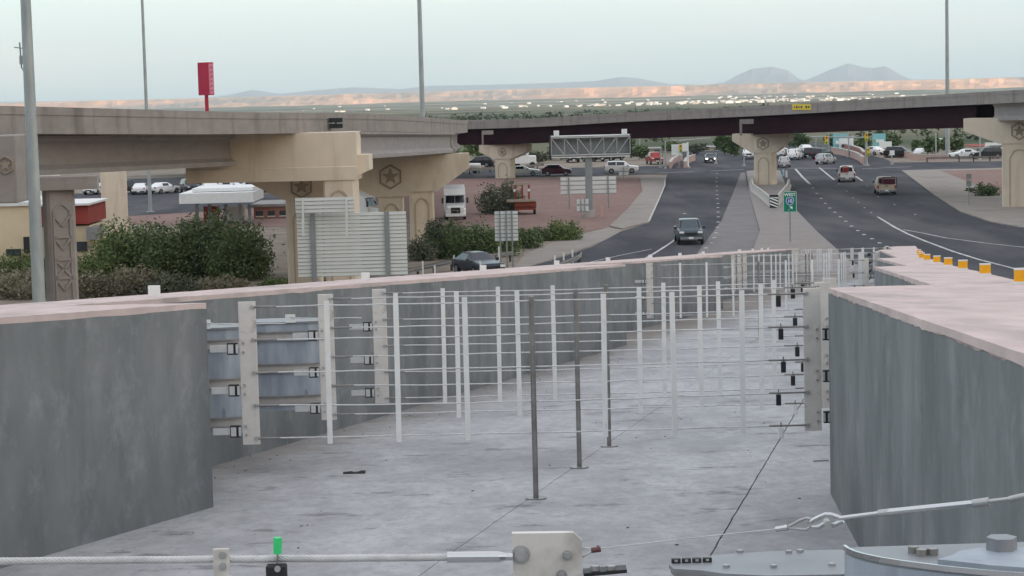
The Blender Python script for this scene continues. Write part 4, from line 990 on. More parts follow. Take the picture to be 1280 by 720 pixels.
z0_, z1_ = P(988,265.5,Y).z, P(988,239,Y).z; ww = 17.0/FPX*Y; cz = (z0_+z1_)/2; hh = z1_-z0_
mb = MB(); mb.box((p.x, Y, cz), (ww, 0.04, hh)); pn = mb.build('sign_panel', 'sign_green', t)
m2 = MB(); b_ = 0.035
for (x, z, a, b) in ((0, hh/2-b_, ww-0.04, 0.03), (0, -hh/2+b_, ww-0.04, 0.03), (-ww/2+b_, 0, 0.03, hh-0.04), (ww/2-b_, 0, 0.03, hh-0.04)): m2.box((p.x+x, Y-0.024, cz+z), (a, 0.008, b))
sub(pn, m2, 'border', 'sign_white')
text_mesh('WEST', 0.33, Vector((p.x, Y-0.026, cz+hh*0.33)), 'sign_white', pn)
sh = [(-0.24,0.20),(-0.12,0.25),(0,0.21),(0.12,0.25),(0.24,0.20),(0.27,0.0),(0.18,-0.2),(0,-0.30),(-0.18,-0.2),(-0.27,0.0)]
m2 = MB(); m2.solid([Vector((p.x+x, Y-0.021, cz+0.06+z)) for x, z in sh], [Vector((p.x+x, Y-0.028, cz+0.06+z)) for x, z in sh]); sub(pn, m2, 'shield', 'sign_blue')
m2 = MB(); m2.solid([Vector((p.x+x*1.14, Y-0.0205, cz+0.06+z*1.14)) for x, z in sh], [Vector((p.x+x*1.14, Y-0.024, cz+0.06+z*1.14)) for x, z in sh]); sub(pn, m2, 'shield_edge', 'sign_white')
text_mesh('10', 0.36, Vector((p.x, Y-0.032, cz+0.05)), 'sign_white', pn)
ac = Vector((p.x, Y-0.026, cz-hh*0.33)); m2 = MB(); m2.bar(ac+Vector((-0.17,0,-0.13)), ac+Vector((0.10,0,0.10)), 0.012, 0.09, (0,-1,0)); 
m2.solid([ac+Vector((-0.06,0.004,0.17)), ac+Vector((0.19,0.004,0.19)), ac+Vector((0.19,0.004,-0.06))], [ac+Vector((-0.06,-0.006,0.17)), ac+Vector((0.19,-0.006,0.19)), ac+Vector((0.19,-0.006,-0.06))]); sub(pn, m2, 'arrow', 'sign_white')
mb = MB(); mb.tube((p.x, Y+0.05, 0), (p.x, Y+0.05, z1_-0.1), 0.055, n=10); mb.build('post', 'alu_post', t)

# ---- concrete barrier round the overpass pier with striped marker
Bl = [P(940,236,259), G(941,240), G(968,260)]; Br = [G(968,260), G(983,244)]
t = thing('concrete_barrier', 'low concrete barrier in a V round the overpass pier', 'barrier', G(968,260))
BPROF = [(0.30,0),(0.30,0.08),(0.17,0.33),(0.10,0.85),(-0.10,0.85),(-0.17,0.33),(-0.30,0.08),(-0.30,0)]
for pts in (([G(939,230), G(942,241), G(955,251), G(966,261)]), ([G(969,261), G(977,250), G(984,242), G(986,234)])):
    pth = [Vector((q.x, q.y, 0.13)) for q in pts]; sweep(pth, BPROF).build('barrier_wing', 'kerbstone', t)
p = G(967, 263); t = thing('object_marker', 'black marker board with white diagonal stripes at the barrier nose', 'sign', (p.x, p.y, 0.14)); Y = p.y-0.4
zz0, zz1 = P(967,260,Y).z, P(967,243.5,Y).z; mb = MB(); wq = 11.0/FPX*Y; mb.box((p.x, Y, (zz0+zz1)/2), (wq, 0.04, zz1-zz0)); bd = mb.build('board', 'black', t)
mb = MB(); mb.box((p.x, Y+0.06, (zz1+0.14)/2), (0.08,0.06,zz1-0.14)); mb.build('stake', 'alu_post', t)
for k in range(4):
    zc_ = zz0+(zz1-zz0)*(0.02+0.235*k); a = [(-wq*0.47, zc_+0.30), (-wq*0.47, zc_+0.44), (wq*0.47, zc_+0.10), (wq*0.47, zc_-0.04)]
    a = [(x, max(zz0+0.02, min(zz1-0.22, z))) for x, z in a]
    m2 = MB(); m2.solid([Vector((p.x+x, Y-0.021, z)) for x, z in a], [Vector((p.x+x, Y-0.028, z)) for x, z in a]); sub(bd, m2, 'stripe', 'sign_white')
m0 = None
for px_, py_ in ((966,222),(979,222),(983,223.5)):
    p = G(px_, py_); t = thing('channel_post', 'pale blue plastic channelizer post near the overpass pier', 'post', p, group='plastic posts by the pier')
    mb = MB(); mb.tube((p.x, p.y, 0.13), (p.x, p.y, 1.05), 0.14, 0.10, n=12); mb.build('tube', 'cyan_sign' if px_ != 983 else 'sign_white', t)
    mb = MB(); mb.tube((p.x, p.y, 0.10), (p.x, p.y, 0.16), 0.26, n=12); mb.build('foot', 'black', t)
    mb = MB(); mb.tube((p.x, p.y, 0.78), (p.x, p.y, 0.92), 0.122, n=12); mb.build('band', 'sign_white', t)

# ---- guard rails and delineators
def guard_rail(label, pts, step=1.9, group='steel guard rails'):
    g = [G(x, y) for x, y in pts]; t = thing('guard_rail', label, 'guard rail', g[0], group=group)
    prof = [(0.04,0.78),(0.0,0.74),(0.0,0.70),(0.05,0.66),(0.05,0.60),(0.0,0.56),(0.0,0.50),(0.04,0.47),(0.02,0.47),(-0.02,0.50),(-0.02,0.56),(0.03,0.60),(0.03,0.66),(-0.02,0.70),(-0.02,0.74),(0.02,0.78)]
    pth = spline([(q.x, q.y, 0.0) for q in g], 2.0); sweep(pth, prof).build('rail', 'rail_steel', t)
    L = 0; prev = pth[0]; nxt = 0
    for q in pth:
        L += (q-prev).length; prev = q
        if L >= nxt: nxt += step; mb = MB(); mb.box((q.x-0.13, q.y+0.05, 0.36), (0.16,0.2,0.78)); mb.build('post', 'post_dark', t)
guard_rail('long steel guard rail behind the dark blue car', [(460,362),(505,352),(545,343),(590,334),(640,327)])
guard_rail('short steel guard rail with flared end beside the frontage road', [(696,345),(710,338),(722,333),(727,328)])
guard_rail('low guard rail along the cross street near the white tank trailer', [(555,221),(600,217),(640,214),(680,211)], 3.0)
guard_rail('low guard rail along the cross street beyond the red gravel corner', [(1160,203),(1200,202),(1260,201),(1330,200)], 3.0)
dl = thing('delineator', 'white plastic delineator post beside the guard rail', 'post', G(568, 342), group='white delineator posts')
mb = MB(); q = G(568,342); mb.box((q.x, q.y, 0.62), (0.11,0.035,1.24)); mb.build('post_blade', 'white_refl', dl); mb = MB(); mb.box((q.x, q.y-0.021, 1.1), (0.09,0.006,0.16)); mb.build('reflective_band', 'sign_white', dl)
for x, y in ((529,350),(544,356),(602,338),(601,350),(694,342),(705,339),(716,334),(624,330)): dup(dl, G(x, y))
p = G(1211, 258); t = thing('road_sign', 'pair of small route signs on one post in front of the red gravel corner', 'sign', (p.x, p.y, 0.13))
mb = MB(); mb.tube((p.x, p.y, 0.1), (p.x, p.y, P(1211,217,p.y).z), 0.04, n=8); mb.build('post', 'alu_post', t)
for ya, yb_ in ((217.5,224),(225.5,233)):
    za, zb2 = P(1211,ya,p.y).z, P(1211,yb_,p.y).z; mb = MB(); mb.box((p.x, p.y-0.06, (za+zb2)/2), (0.5,0.03,za-zb2)); mb.build('sign_plate', 'alu_post', t)

# ================================================================== VEHICLES (front towards +y)
def shell(st):
    rings = []
    for (y, z0, zb, zt_, wb_, wt_) in st:
        zm = z0+0.30*(zb-z0)
        rings.append([(-wb_*0.93,y,z0),(-wb_,y,zm),(-wb_*0.985,y,zb),(-wt_,y,zt_-0.02),(-wt_*0.6,y,zt_+0.01),(wt_*0.6,y,zt_+0.01),(wt_,y,zt_-0.02),(wb_*0.985,y,zb),(wb_,y,zm),(wb_*0.93,y,z0)])
    return rings
def pane(mb, a, b, c, d, fi=0.10, fj=0.12, off=0.012):
    a, b, c, d = map(Vector, (a, b, c, d))
    def L(u, v): return (a*(1-u)+b*u)*(1-v)+(d*(1-u)+c*u)*v
    q = [L(fi, fj), L(1-fi, fj), L(1-fi, 1-fj), L(fi, 1-fj)]; n = (q[1]-q[0]).cross(q[3]-q[0]).normalized()
    if n.dot((a+b+c+d)/4-Vector((0, (a.y+b.y+c.y+d.y)/4*0.6, 0.6))) < 0: n = -n
    mb.solid([p-n*0.01 for p in q], [p+n*off for p in q])
PRE = {
 'suv':   dict(st=[(2.40,.45,.72,.78,.80,.70),(2.28,.33,.92,.98,.90,.80),(1.15,.30,1.03,1.10,.95,.84),(.45,.30,1.05,1.70,.96,.70),(-.75,.30,1.06,1.75,.96,.70),(-1.95,.32,1.08,1.72,.95,.68),(-2.32,.36,1.05,1.12,.93,.80),(-2.42,.45,.80,.86,.88,.76)], cab=(2,6), wheels=(1.45,-1.42), wr=.37),
 'sedan': dict(st=[(2.35,.42,.60,.66,.78,.68),(2.2,.28,.76,.82,.88,.76),(.95,.25,.90,.97,.91,.80),(.15,.25,.92,1.40,.91,.62),(-1.0,.25,.93,1.40,.91,.62),(-1.75,.27,.95,1.02,.90,.74),(-2.25,.30,.92,.97,.86,.74),(-2.36,.42,.70,.76,.80,.68)], cab=(2,5), wheels=(1.4,-1.4), wr=.33),
 'hatch': dict(st=[(2.05,.42,.66,.72,.78,.68),(1.95,.30,.86,.92,.88,.76),(1.0,.28,.98,1.05,.91,.80),(.3,.28,1.0,1.55,.91,.64),(-1.2,.28,1.04,1.55,.91,.62),(-1.9,.32,1.02,1.12,.89,.74),(-2.0,.42,.76,.82,.84,.72)], cab=(2,5), wheels=(1.28,-1.25), wr=.35),
 'pickup':dict(st=[(2.85,.55,.85,.92,.86,.76),(2.75,.42,1.08,1.14,.96,.86),(1.55,.40,1.16,1.24,.99,.88),(.95,.40,1.18,1.86,.99,.74),(-.35,.40,1.18,1.88,.99,.74),(-.60,.40,1.18,1.80,.99,.76),(-.66,.42,1.10,1.16,.97,.86)], cab=(2,6), wheels=(1.85,-1.75), wr=.41, bed=(-.68,-2.80)),
}
def vehicle(name, label, cat, kind, paint, group=None, lit=False):
    d = PRE[kind]; st = d['st']; t = thing(name, label, cat, (0,0,0), group=group); rg = shell(st)
    body = MB().loft(rg).build('body', 'paint_'+paint, t, bevel=0.03)
    a, b = d['cab']
    ws = MB(); pane(ws, rg[a][3], rg[a][6], rg[a+1][6], rg[a+1][3], 0.05, 0.08); ws.build('windshield', 'glass_dark', t)
    rw = MB(); k = b-1; pane(rw, rg[k][3], rg[k][6], rg[k+1][6], rg[k+1][3], 0.08, 0.12); rw.build('rear_window', 'glass_dark', t)
    for s, (i1, i2) in ((-1, (2, 3)), (1, (7, 6))):
        for k in range(a+1, b-1):
            if (st[k][0]-st[k+1][0]) < 0.3: continue
            mb = MB(); pane(mb, rg[k][i1], rg[k+1][i1], rg[k+1][i2], rg[k][i2], 0.05, 0.14); mb.build('side_window', 'glass_dark', t)
        # door cut lines and handle
    yF, yB = st[0][0], st[-1][0]
    wf = st[1][4]
    for s in (-1, 1):
        mb = MB(); mb.box((s*wf*0.74, yF-0.06, st[1][2]-0.10), (wf*0.36, 0.16, 0.15)); mb.build('headlight', 'lamp_lit' if lit else 'lamp_white', t)
        mb = MB(); mb.box((s*(st[2][4]+0.10), st[2][0]-0.25, st[2][2]+0.08), (0.2,0.12,0.16)); mb.build('mirror', 'black', t)
    zg = st[1][2]-0.14
    mb = MB(); mb.box((0, yF-0.015, zg-0.10), (wf*0.95, 0.10, 0.24)); mb.build('grille', 'black', t)
    mb = MB(); mb.box((0, yF+0.0, st[0][1]-0.02), (wf*1.75, 0.18, 0.17)); fb = mb.build('front_bumper', 'chrome' if kind == 'pickup' else 'black', t)
    m2 = MB(); m2.box((0, yF+0.097, st[0][1]+0.0), (0.36,0.01,0.15)); sub(fb, m2, 'number_plate', 'sign_white')
    if 'bed' in d:
        y0, y1 = d['bed']; zb_ = 1.13
        mb = MB(); mb.box((0,(y0+y1)/2,0.66), (1.9,y0-y1,0.12)); mb.build('bed_floor', 'black', t)
        for s in (-1, 1): mb = MB(); mb.box((s*0.935,(y0+y1)/2,0.80), (0.13,y0-y1,0.72)); mb.build('bed_side', 'paint_'+paint, t, bevel=0.03)
        mb = MB(); mb.box((0,y1+0.03,0.82), (1.72,0.09,0.66)); tg = mb.build('tailgate', 'paint_'+paint, t, bevel=0.02)
        m2 = MB(); m2.box((0,y1-0.02,1.0), (0.3,0.02,0.07)); sub(tg, m2, 'handle', 'black')
        yB = y1; zl = 0.92; wl = 0.90
        mb = MB(); mb.box((0,y1-0.1,0.5), (1.9,0.2,0.2)); rb = mb.build('rear_bumper', 'chrome', t)
    else:
        zl = st[-2][2]-0.10; wl = st[-2][4]*0.86
        mb = MB(); mb.box((0,yB+0.02,st[-1][1]-0.02), (wf*1.7,0.16,0.17)); rb = mb.build('rear_bumper', 'black', t)
    m2 = MB(); m2.box((0, yB-(0.21 if 'bed' in d else 0.065), 0.52 if 'bed' in d else st[-1][1]+0.02), (0.36,0.01,0.15)); sub(rb, m2, 'number_plate', 'sign_white')
    for s in (-1, 1): mb = MB(); mb.box((s*wl, yB+0.03, zl), (0.16,0.14,0.30 if kind != 'sedan' else 0.18)); mb.build('taillight', 'lamp_red', t)
    hw_ = st[3][4]
    for y in d['wheels']:
        for s in (-1, 1):
            mb = MB(); mb.tube((s*(hw_-0.20),y,d['wr']-0.004), (s*(hw_+0.015),y,d['wr']-0.004), d['wr'], n=20); wh = mb.build('wheel', 'rubber', t)
            m2 = MB(); m2.tube((s*(hw_-0.02),y,d['wr']), (s*(hw_+0.025),y,d['wr']), d['wr']*0.62, n=14); sub(wh, m2, 'rim', 'rim')
    return t
def put(t, px, py, rz, z=0.035, sc=1.0):
    p = G(px, py, z); t.location = (p.x, p.y, z); t.rotation_euler = (0,0,rz); t.scale = (sc, sc, sc); return t
PI = math.pi
put(vehicle('pickup_truck', 'dark slate pickup truck driving alone down the ramp road towards the wall', 'truck', 'pickup', 'slate'), 861, 303, PI-0.02)
put(vehicle('parked_car', 'dark navy car beside the guard rail behind the ramp wall', 'car', 'sedan', 'navy'), 598, 343, PI+0.42, sc=1.06)
put(vehicle('hatchback_car', 'maroon hatchback crossing on the street above the red slope', 'car', 'hatch', 'maroon'), 696, 219.5, -PI/2-0.06)
put(vehicle('suv', 'white SUV with dark windows passing behind the gantry sign', 'car', 'suv', 'white'), 777, 216.5, -PI/2-0.05)
put(vehicle('sedan_car', 'white sedan half hidden by the overpass pier beside the maroon hatchback', 'car', 'sedan', 'white'), 654, 219.6, -PI/2-0.06)
put(vehicle('pickup_truck', 'white pickup truck driving away in the road beside the red utility truck', 'truck', 'pickup', 'white'), 1058, 226.5, -0.13)
put(vehicle('utility_truck', 'tan utility pickup with dark red rack driving away behind the amber reflectors', 'truck', 'pickup', 'tan'), 1106, 242.5, -0.10)
put(vehicle('sedan_car', 'tan silver car stopped at the junction beside the overpass pier', 'car', 'suv', 'silver'), 980, 209, -0.10, sc=0.9)
put(vehicle('suv', 'white SUV waiting at the junction in front of the black ones', 'car', 'suv', 'white'), 994, 199.5, -0.35)
put(vehicle('suv', 'black SUV leaving the junction beside the pink median wall', 'car', 'suv', 'black'), 1018, 197.5, -0.6)
put(vehicle('suv', 'second black SUV next to the silver one at the junction', 'car', 'suv', 'black'), 1028, 198.5, -0.55)
put(vehicle('suv', 'silver grey SUV in front of the two black ones', 'car', 'suv', 'silver'), 1032, 205, -0.55, sc=0.92)
put(vehicle('pickup_truck', 'white pickup facing the junction behind the overpass pier', 'truck', 'pickup', 'white'), 936, 198.5, PI-0.1)
put(vehicle('sedan_car', 'dark blue car with lit headlights coming through the junction', 'car', 'sedan', 'navy', lit=True), 888, 203, PI-0.05)
put(vehicle('pickup_truck', 'red truck facing the junction beside the curved pink walls', 'truck', 'pickup', 'red'), 818, 205, PI+0.1)
put(vehicle('suv', 'white SUV beyond the junction half hidden behind the pier', 'car', 'suv', 'white'), 974, 196, -0.2)
# red load and ladder rack on the utility truck, red load on the white one
for px_, py_, lab in ((1106, 242.5, 'red equipment rack standing in the bed of the tan utility pickup'), (1053, 226.5, 'red load standing in the bed of the white pickup')):
    p = G(px_, py_, 0.035); t = thing('truck_load', lab, 'load', (p.x, p.y-1.75+0.0, 0.76)); q = Vector((p.x+0.1, p.y-1.7, 0.765)); mb = MB()
    wd = 1.5 if px_ > 1100 else 0.6
    for s in (-1, 1):
        for y in (-0.7, 0.7): mb.box(q+Vector((s*wd/2, y, 0.55)), (0.07,0.07,1.1))
        mb.box(q+Vector((s*wd/2, 0, 1.1)), (0.08,1.5,0.08))
    mb.box(q+Vector((0,-0.7,1.1)), (wd,0.07,0.08)); mb.box(q+Vector((0,0.7,1.1)), (wd,0.07,0.08)); mb.build('rack', 'paint_maroon' if px_ > 1100 else 'paint_red', t)
    mb = MB(); mb.box(q+Vector((0,0.1,0.5)), (wd*0.85,1.2,0.98)); mb.build('load_box', 'paint_maroon' if px_ > 1100 else 'paint_red', t, bevel=0.05)

# ---- white semi tractor facing us, a second one behind the pier
def semi(label):
    t = thing('semi_truck', label, 'truck', (0,0,0), group='white semi trucks parked below the red slope')
    def prof(pts, w0, w1=None):
        w1 = w1 or w0; return MB().loft([[(-w0,y,z) for y, z in pts], [(-w1*1.0,y,z) for y, z in pts], [(w1,y,z) for y, z in pts], [(w0,y,z) for y, z in pts]])
    cab = [(0.9,0.9),(0.9,1.75),(0.55,2.75),(-0.3,3.35),(-2.6,3.75),(-2.6,0.9)]
    mb = MB(); mb.solid([(-1.2,y,z) for y, z in cab], [(1.2,y,z) for y, z in cab]); mb.build('cab', 'paint_white', t, bevel=0.10)
    hood = [(2.9,0.75),(2.95,1.35),(2.6,1.62),(0.85,1.80),(0.85,0.75)]
    mb = MB(); mb.solid([(-0.92,y,z) for y, z in hood], [(0.92,y,z) for y, z in hood]); mb.build('hood', 'paint_white', t, bevel=0.12)
    for s in (-1, 1):
        mb = MB(); mb.solid([(s*0.55,2.85,0.55),(s*1.2,2.45,0.55),(s*1.22,0.95,0.6),(s*0.55,0.95,0.6)], [(s*0.55,2.9,1.15),(s*1.15,2.45,1.1),(s*1.2,0.95,1.2),(s*0.55,0.95,1.2)]); mb.build('fender', 'paint_white', t, bevel=0.06)
        mb = MB(); mb.solid([(s*0.03,0.915,1.83),(s*1.06,0.905,1.83),(s*1.0,0.63,2.62),(s*0.03,0.63,2.62)], [(s*0.03,0.94,1.84),(s*1.06,0.93,1.84),(s*1.0,0.655,2.63),(s*0.03,0.655,2.63)]); mb.build('windshield', 'glass_dark', t)
        mb = MB(); mb.box((s*0.86,2.72,0.95), (0.38,0.2,0.22)); mb.build('headlight', 'lamp_white', t)
        mb = MB(); mb.box((s*1.42,1.0,2.1), (0.22,0.14,0.62)); mi_ = mb.build('mirror', 'black', t)
        m2 = MB(); m2.tube((s*1.18,0.9,2.3), (s*1.42,1.0,2.3), 0.025, n=6); sub(mi_, m2, 'mirror_arm', 'black')
        for y in (2.0, -2.4, -3.6):
            mb = MB(); mb.tube((s*0.85,y,0.5), (s*1.18,y,0.5), 0.5, n=20); wh = mb.build('wheel', 'rubber', t); m2 = MB(); m2.tube((s*1.1,y,0.5), (s*1.19,y,0.5), 0.3, n=14); sub(wh, m2, 'rim', 'rim')
    mb = MB(); mb.box((0,2.95,1.08), (1.05,0.06,0.62)); gr = mb.build('grille', 'black', t)
    m2 = MB(); m2.box((0,2.985,1.08), (0.9,0.02,0.05)); sub(gr, m2, 'grille_bar', 'chrome')
    mb = MB(); mb.box((0,2.95,0.55), (2.3,0.25,0.34)); mb.build('bumper', 'paint_white', t, bevel=0.05)
    mb = MB(); mb.box((0,-1.6,0.65), (0.9,5.6,0.3)); mb.build('chassis', 'black', t)
    mb = MB(); mb.box((0,0.72,2.72), (2.3,0.25,0.08)); mb.build('sun_visor', 'paint_white', t)
    for s in (-1, 1): mb = MB(); mb.tube((s*1.1,-2.75,0.7), (s*1.1,-2.75,3.6), 0.07, n=10); mb.build('exhaust_stack', 'chrome', t)
    return t
s1 = semi('white semi tractor facing the ramp from among the bushes'); put(s1, 569, 273, PI+0.05, z=0.03, sc=0.84)
p = G(456, 280, 0.03); s2 = dup(s1, (p.x, p.y, 0.03), PI+1.2, 'white semi tractor glimpsed between the bridge piers above the slatted sign', sc=0.93)

# ---- red equipment trailer with frame, by the tree
p = G(656, 267.5); t = thing('equipment_trailer', 'red equipment trailer with raised frame and lamps beside the tree', 'trailer', p); B = p
mb = MB(); mb.box(B+Vector((0,0,0.55)), (2.0,3.0,0.14)); mb.box(B+Vector((0,-1.4,0.95)), (2.1,0.12,0.14)); mb.build('chassis', 'paint_rust', t)
mb = MB(); mb.box(B+Vector((0.1,0.1,1.0)), (2.1,2.4,0.75)); mb.build('engine_box', 'paint_rust', t, bevel=0.06)
mb = MB(); mb.box(B+Vector((-0.3,-1.45,1.42)), (2.9,0.20,0.24)); mb.build('cross_beam', 'paint_tan', t)
for s in (-0.65, 0.0, 0.65): mb = MB(); mb.box(B+Vector((s-0.2,-0.9,2.15)), (0.17,0.17,1.7)); mb.build('frame_post', 'paint_rust', t)
mb = MB(); mb.box(B+Vector((-0.2,-0.9,3.0)), (1.6,0.2,0.2)); mb.build('frame_top', 'paint_tan', t)
for s in (-0.85, 0.55): mb = MB(); mb.tube(B+Vector((s-0.1,-1.0,2.4)), B+Vector((s-0.1,-1.12,2.4)), 0.14, n=12); mb.build('lamp', 'lamp_white', t)
for s in (-0.95, 0.95): mb = MB(); mb.tube(B+Vector((s-0.12,-0.9,0.36)), B+Vector((s+0.12,-0.9,0.36)), 0.36, n=16); wh = mb.build('wheel', 'rubber', t); m2 = MB(); m2.tube(B+Vector((s-0.13,-0.9,0.36)), B+Vector((s+0.13,-0.9,0.36)), 0.2, n=12); sub(wh, m2, 'rim', 'rim')
# white tank trailer and white bus beyond the guard rail
p = G(586, 217); t = thing('tank_trailer', 'long white tank trailer parked beyond the cross street rail', 'trailer', p)
mb = MB(); mb.tube(p+Vector((-1.75,0.3,1.05)), p+Vector((1.75,0.0,0.95)), 0.55, n=18); mb.build('tank', 'paint_white', t)
mb = MB(); mb.box(p+Vector((0,0.2,0.5)), (3.0,0.8,0.12)); mb.build('frame', 'black', t)
for s in (-1.0, 0.9): mb = MB(); mb.tube(p+Vector((s,-0.3,0.34)), p+Vector((s,0.7,0.34)), 0.34, n=14); mb.build('wheel', 'rubber', t)
p = G(652, 209.5); t = thing('box_truck', 'white box truck behind the white sedan and the pier', 'truck', p)
mb = MB(); mb.box(p+Vector((0,0,1.85)), (2.3,3.2,2.4)); mb.build('cargo_box', 'paint_white', t, bevel=0.05); mb = MB(); mb.box(p+Vector((1.7,-0.2,1.2)), (1.2,2.0,1.3)); mb.build('cab', 'paint_white', t, bevel=0.15)
mb = MB(); mb.box(p+Vector((-0.1,-1.62,2.2)), (1.6,0.03,0.5)); mb.build('side_panel', 'alu_post', t)
for s in (-0.7, 1.7): mb = MB(); mb.tube(p+Vector((s,-1.3,0.45)), p+Vector((s,1.3,0.45)), 0.45, n=14); mb.build('wheel', 'rubber', t)

# ================================================================== VEGETATION
def leaf_cloud(mb, c, rx, ry, rz, n, size, rng, clumps=14, flat=0.0):
    cl = []
    for k in range(clumps):
        while True:
            v = Vector((rng.uniform(-1,1), rng.uniform(-1,1), rng.uniform(-1,1)))
            if v.length < 1: break
        cl.append((v, rng.uniform(0.26, 0.55)))
    for k in range(n):
        v, rad = cl[rng.randrange(clumps)]
        d = Vector((rng.gauss(0,1), rng.gauss(0,1), rng.gauss(0,1))); d.normalize(); d *= rad*rng.random()**0.45*(1.55 if rng.random() < 0.14 else 1.0)
        q = v*0.72+d; p = c+Vector((q.x*rx, q.y*ry, q.z*rz))
        if p.z < c.z-rz*0.98: p.z = c.z-rz*0.98
        a = Vector((rng.gauss(0,1), rng.gauss(0,1), rng.gauss(0,0.7))).normalized(); b = a.cross(Vector((rng.gauss(0,1), rng.gauss(0,1), rng.gauss(0,1)))).normalized()
        s = size*rng.uniform(0.5, 1.3); i = len(mb.v)
        mb.v += [p-a*s, p+b*s*0.5, p+a*s, p-b*s*0.5]; mb.f.append((i, i+1, i+2, i+3)); mb.sm.append(False)
def shrub(px, py, w, h, label, m='leaf_a', n=2200, size=0.11, seed=1, cat='bush', name='bush', dep=None, group='desert bushes beyond the ramp wall', gz=0.0):
    p = G(px, py, gz); rng = random.Random(seed); k = p.y/FPX; rx = w*k/2; rz = h*k/2; t = thing(name, label, cat, p, group=group)
    mb = MB(); sb_ = MB(); ns = max(26, int(34*rx)); ry = dep or rx*0.8; H = 2*rz
    for j in range(ns):                     # arching stems that fan out from scattered feet, leaves along each
        a = rng.random()*6.283; q_ = rng.random()**0.5; foot = p+Vector((math.cos(a)*rx*0.62*q_, math.sin(a)*ry*0.62*q_, -0.05))
        top_h = H*rng.uniform(0.55, 1.06)*(1-0.55*q_**2.5); lean = Vector((math.cos(a), math.sin(a)*0.9, 0))*rx*rng.uniform(0.10, 0.42)
        lean += Vector((rng.gauss(0,1), rng.gauss(0,1), 0))*rx*0.10
        cur = lambda s_: foot+lean*s_**1.7+Vector((0,0,(top_h)*(s_-0.12*s_*s_)))
        if j % 3 == 0:
            pts = [cur(k_/4) for k_ in range(5)]; sb_.pipe(pts, max(0.012, 0.02*H/3), 4)
        spread = 0.10*rx+0.10*H*rng.uniform(0.5, 1.2)
        for _ in range(max(3, n//ns)):
            s_ = 0.12+0.90*rng.random()**0.8; c_ = cur(min(1.0, s_))+Vector((rng.gauss(0,1), rng.gauss(0,1), rng.gauss(0,0.8)))*spread*(0.45+0.35*math.sin(3.1*min(1, s_)))
            if c_.z < p.z+0.02: c_.z = p.z+0.02+0.2*rng.random()
            a_ = Vector((rng.gauss(0,1), rng.gauss(0,1), rng.gauss(0.3,0.8))).normalized(); b_ = a_.cross(Vector((rng.gauss(0,1), rng.gauss(0,1), rng.gauss(0,1)))).normalized(); sz = size*rng.uniform(0.45, 1.25); i_ = len(mb.v)
            mb.v += [c_-a_*sz, c_+b_*sz*0.42, c_+a_*sz, c_-b_*sz*0.42]; mb.f.append((i_, i_+1, i_+2, i_+3)); mb.sm.append(False)
    mb.build('foliage', m, t, fix=False); sb_.build('stem', 'bark', t, fix=False)
    return t
def tree(px, py, w, h, label, m='leaf_a', n=3000, size=0.14, seed=1, trunk=0.4, name='tree', group='trees around the interchange', gz=0.0):
    p = G(px, py, gz); rng = random.Random(seed); k = p.y/FPX; rx = w*k/2; H = h*k; t = thing(name, label, 'tree', p, group=group)
    zc = H*(trunk+(1-trunk)/2); rz = H*(1-trunk)/2
    mb = MB(); leaf_cloud(mb, p+Vector((0,0,zc)), rx, rx*0.85, rz, n, size, rng, clumps=18); mb.build('crown', m, t, fix=False)
    mb = MB(); top = p+Vector((0.1*rx,0,H*trunk)); mb.tube(p+Vector((0,0,-0.1)), top, 0.16*H/4, 0.10*H/4, n=8)
    for j in range(7):
        a = rng.random()*6.28; mb.tube(top-Vector((0,0,0.1)), top+Vector((math.cos(a)*rx*0.7, math.sin(a)*rx*0.6, rz*rng.uniform(0.5,1.5))), 0.07*H/4, 0.02, n=6)
    mb.build('trunk', 'bark', t)
    return t
shrub(165, 348, 96, 88, 'light green mesquite bush between the ornamented pier and the dark thicket', 'leaf_b', 9000, 0.15, 21, 'bush', 'mesquite_bush')
shrub(222, 350, 90, 84, 'dark green mesquite bush joining the light green one and the thicket', 'leaf_a', 9000, 0.15, 27, 'bush', 'mesquite_bush')
shrub(262, 344, 110, 92, 'tall dark green mesquite thicket before the white canopy', 'leaf_a', 13000, 0.15, 22, 'bush', 'mesquite_bush')
shrub(300, 350, 84, 82, 'dark green mesquite bush beside the large slatted sign', 'leaf_a', 9000, 0.15, 28, 'bush', 'mesquite_bush')
shrub(128, 338, 60, 50, 'mid green bush beside the ornamented pier', 'leaf_b', 4500, 0.14, 29, 'bush', 'mesquite_bush')
shrub(626, 267, 58, 48, 'grey green mesquite in front of the small pier beside the red trailer', 'leaf_grey', 4200, 0.17, 23, 'bush', 'mesquite_bush')
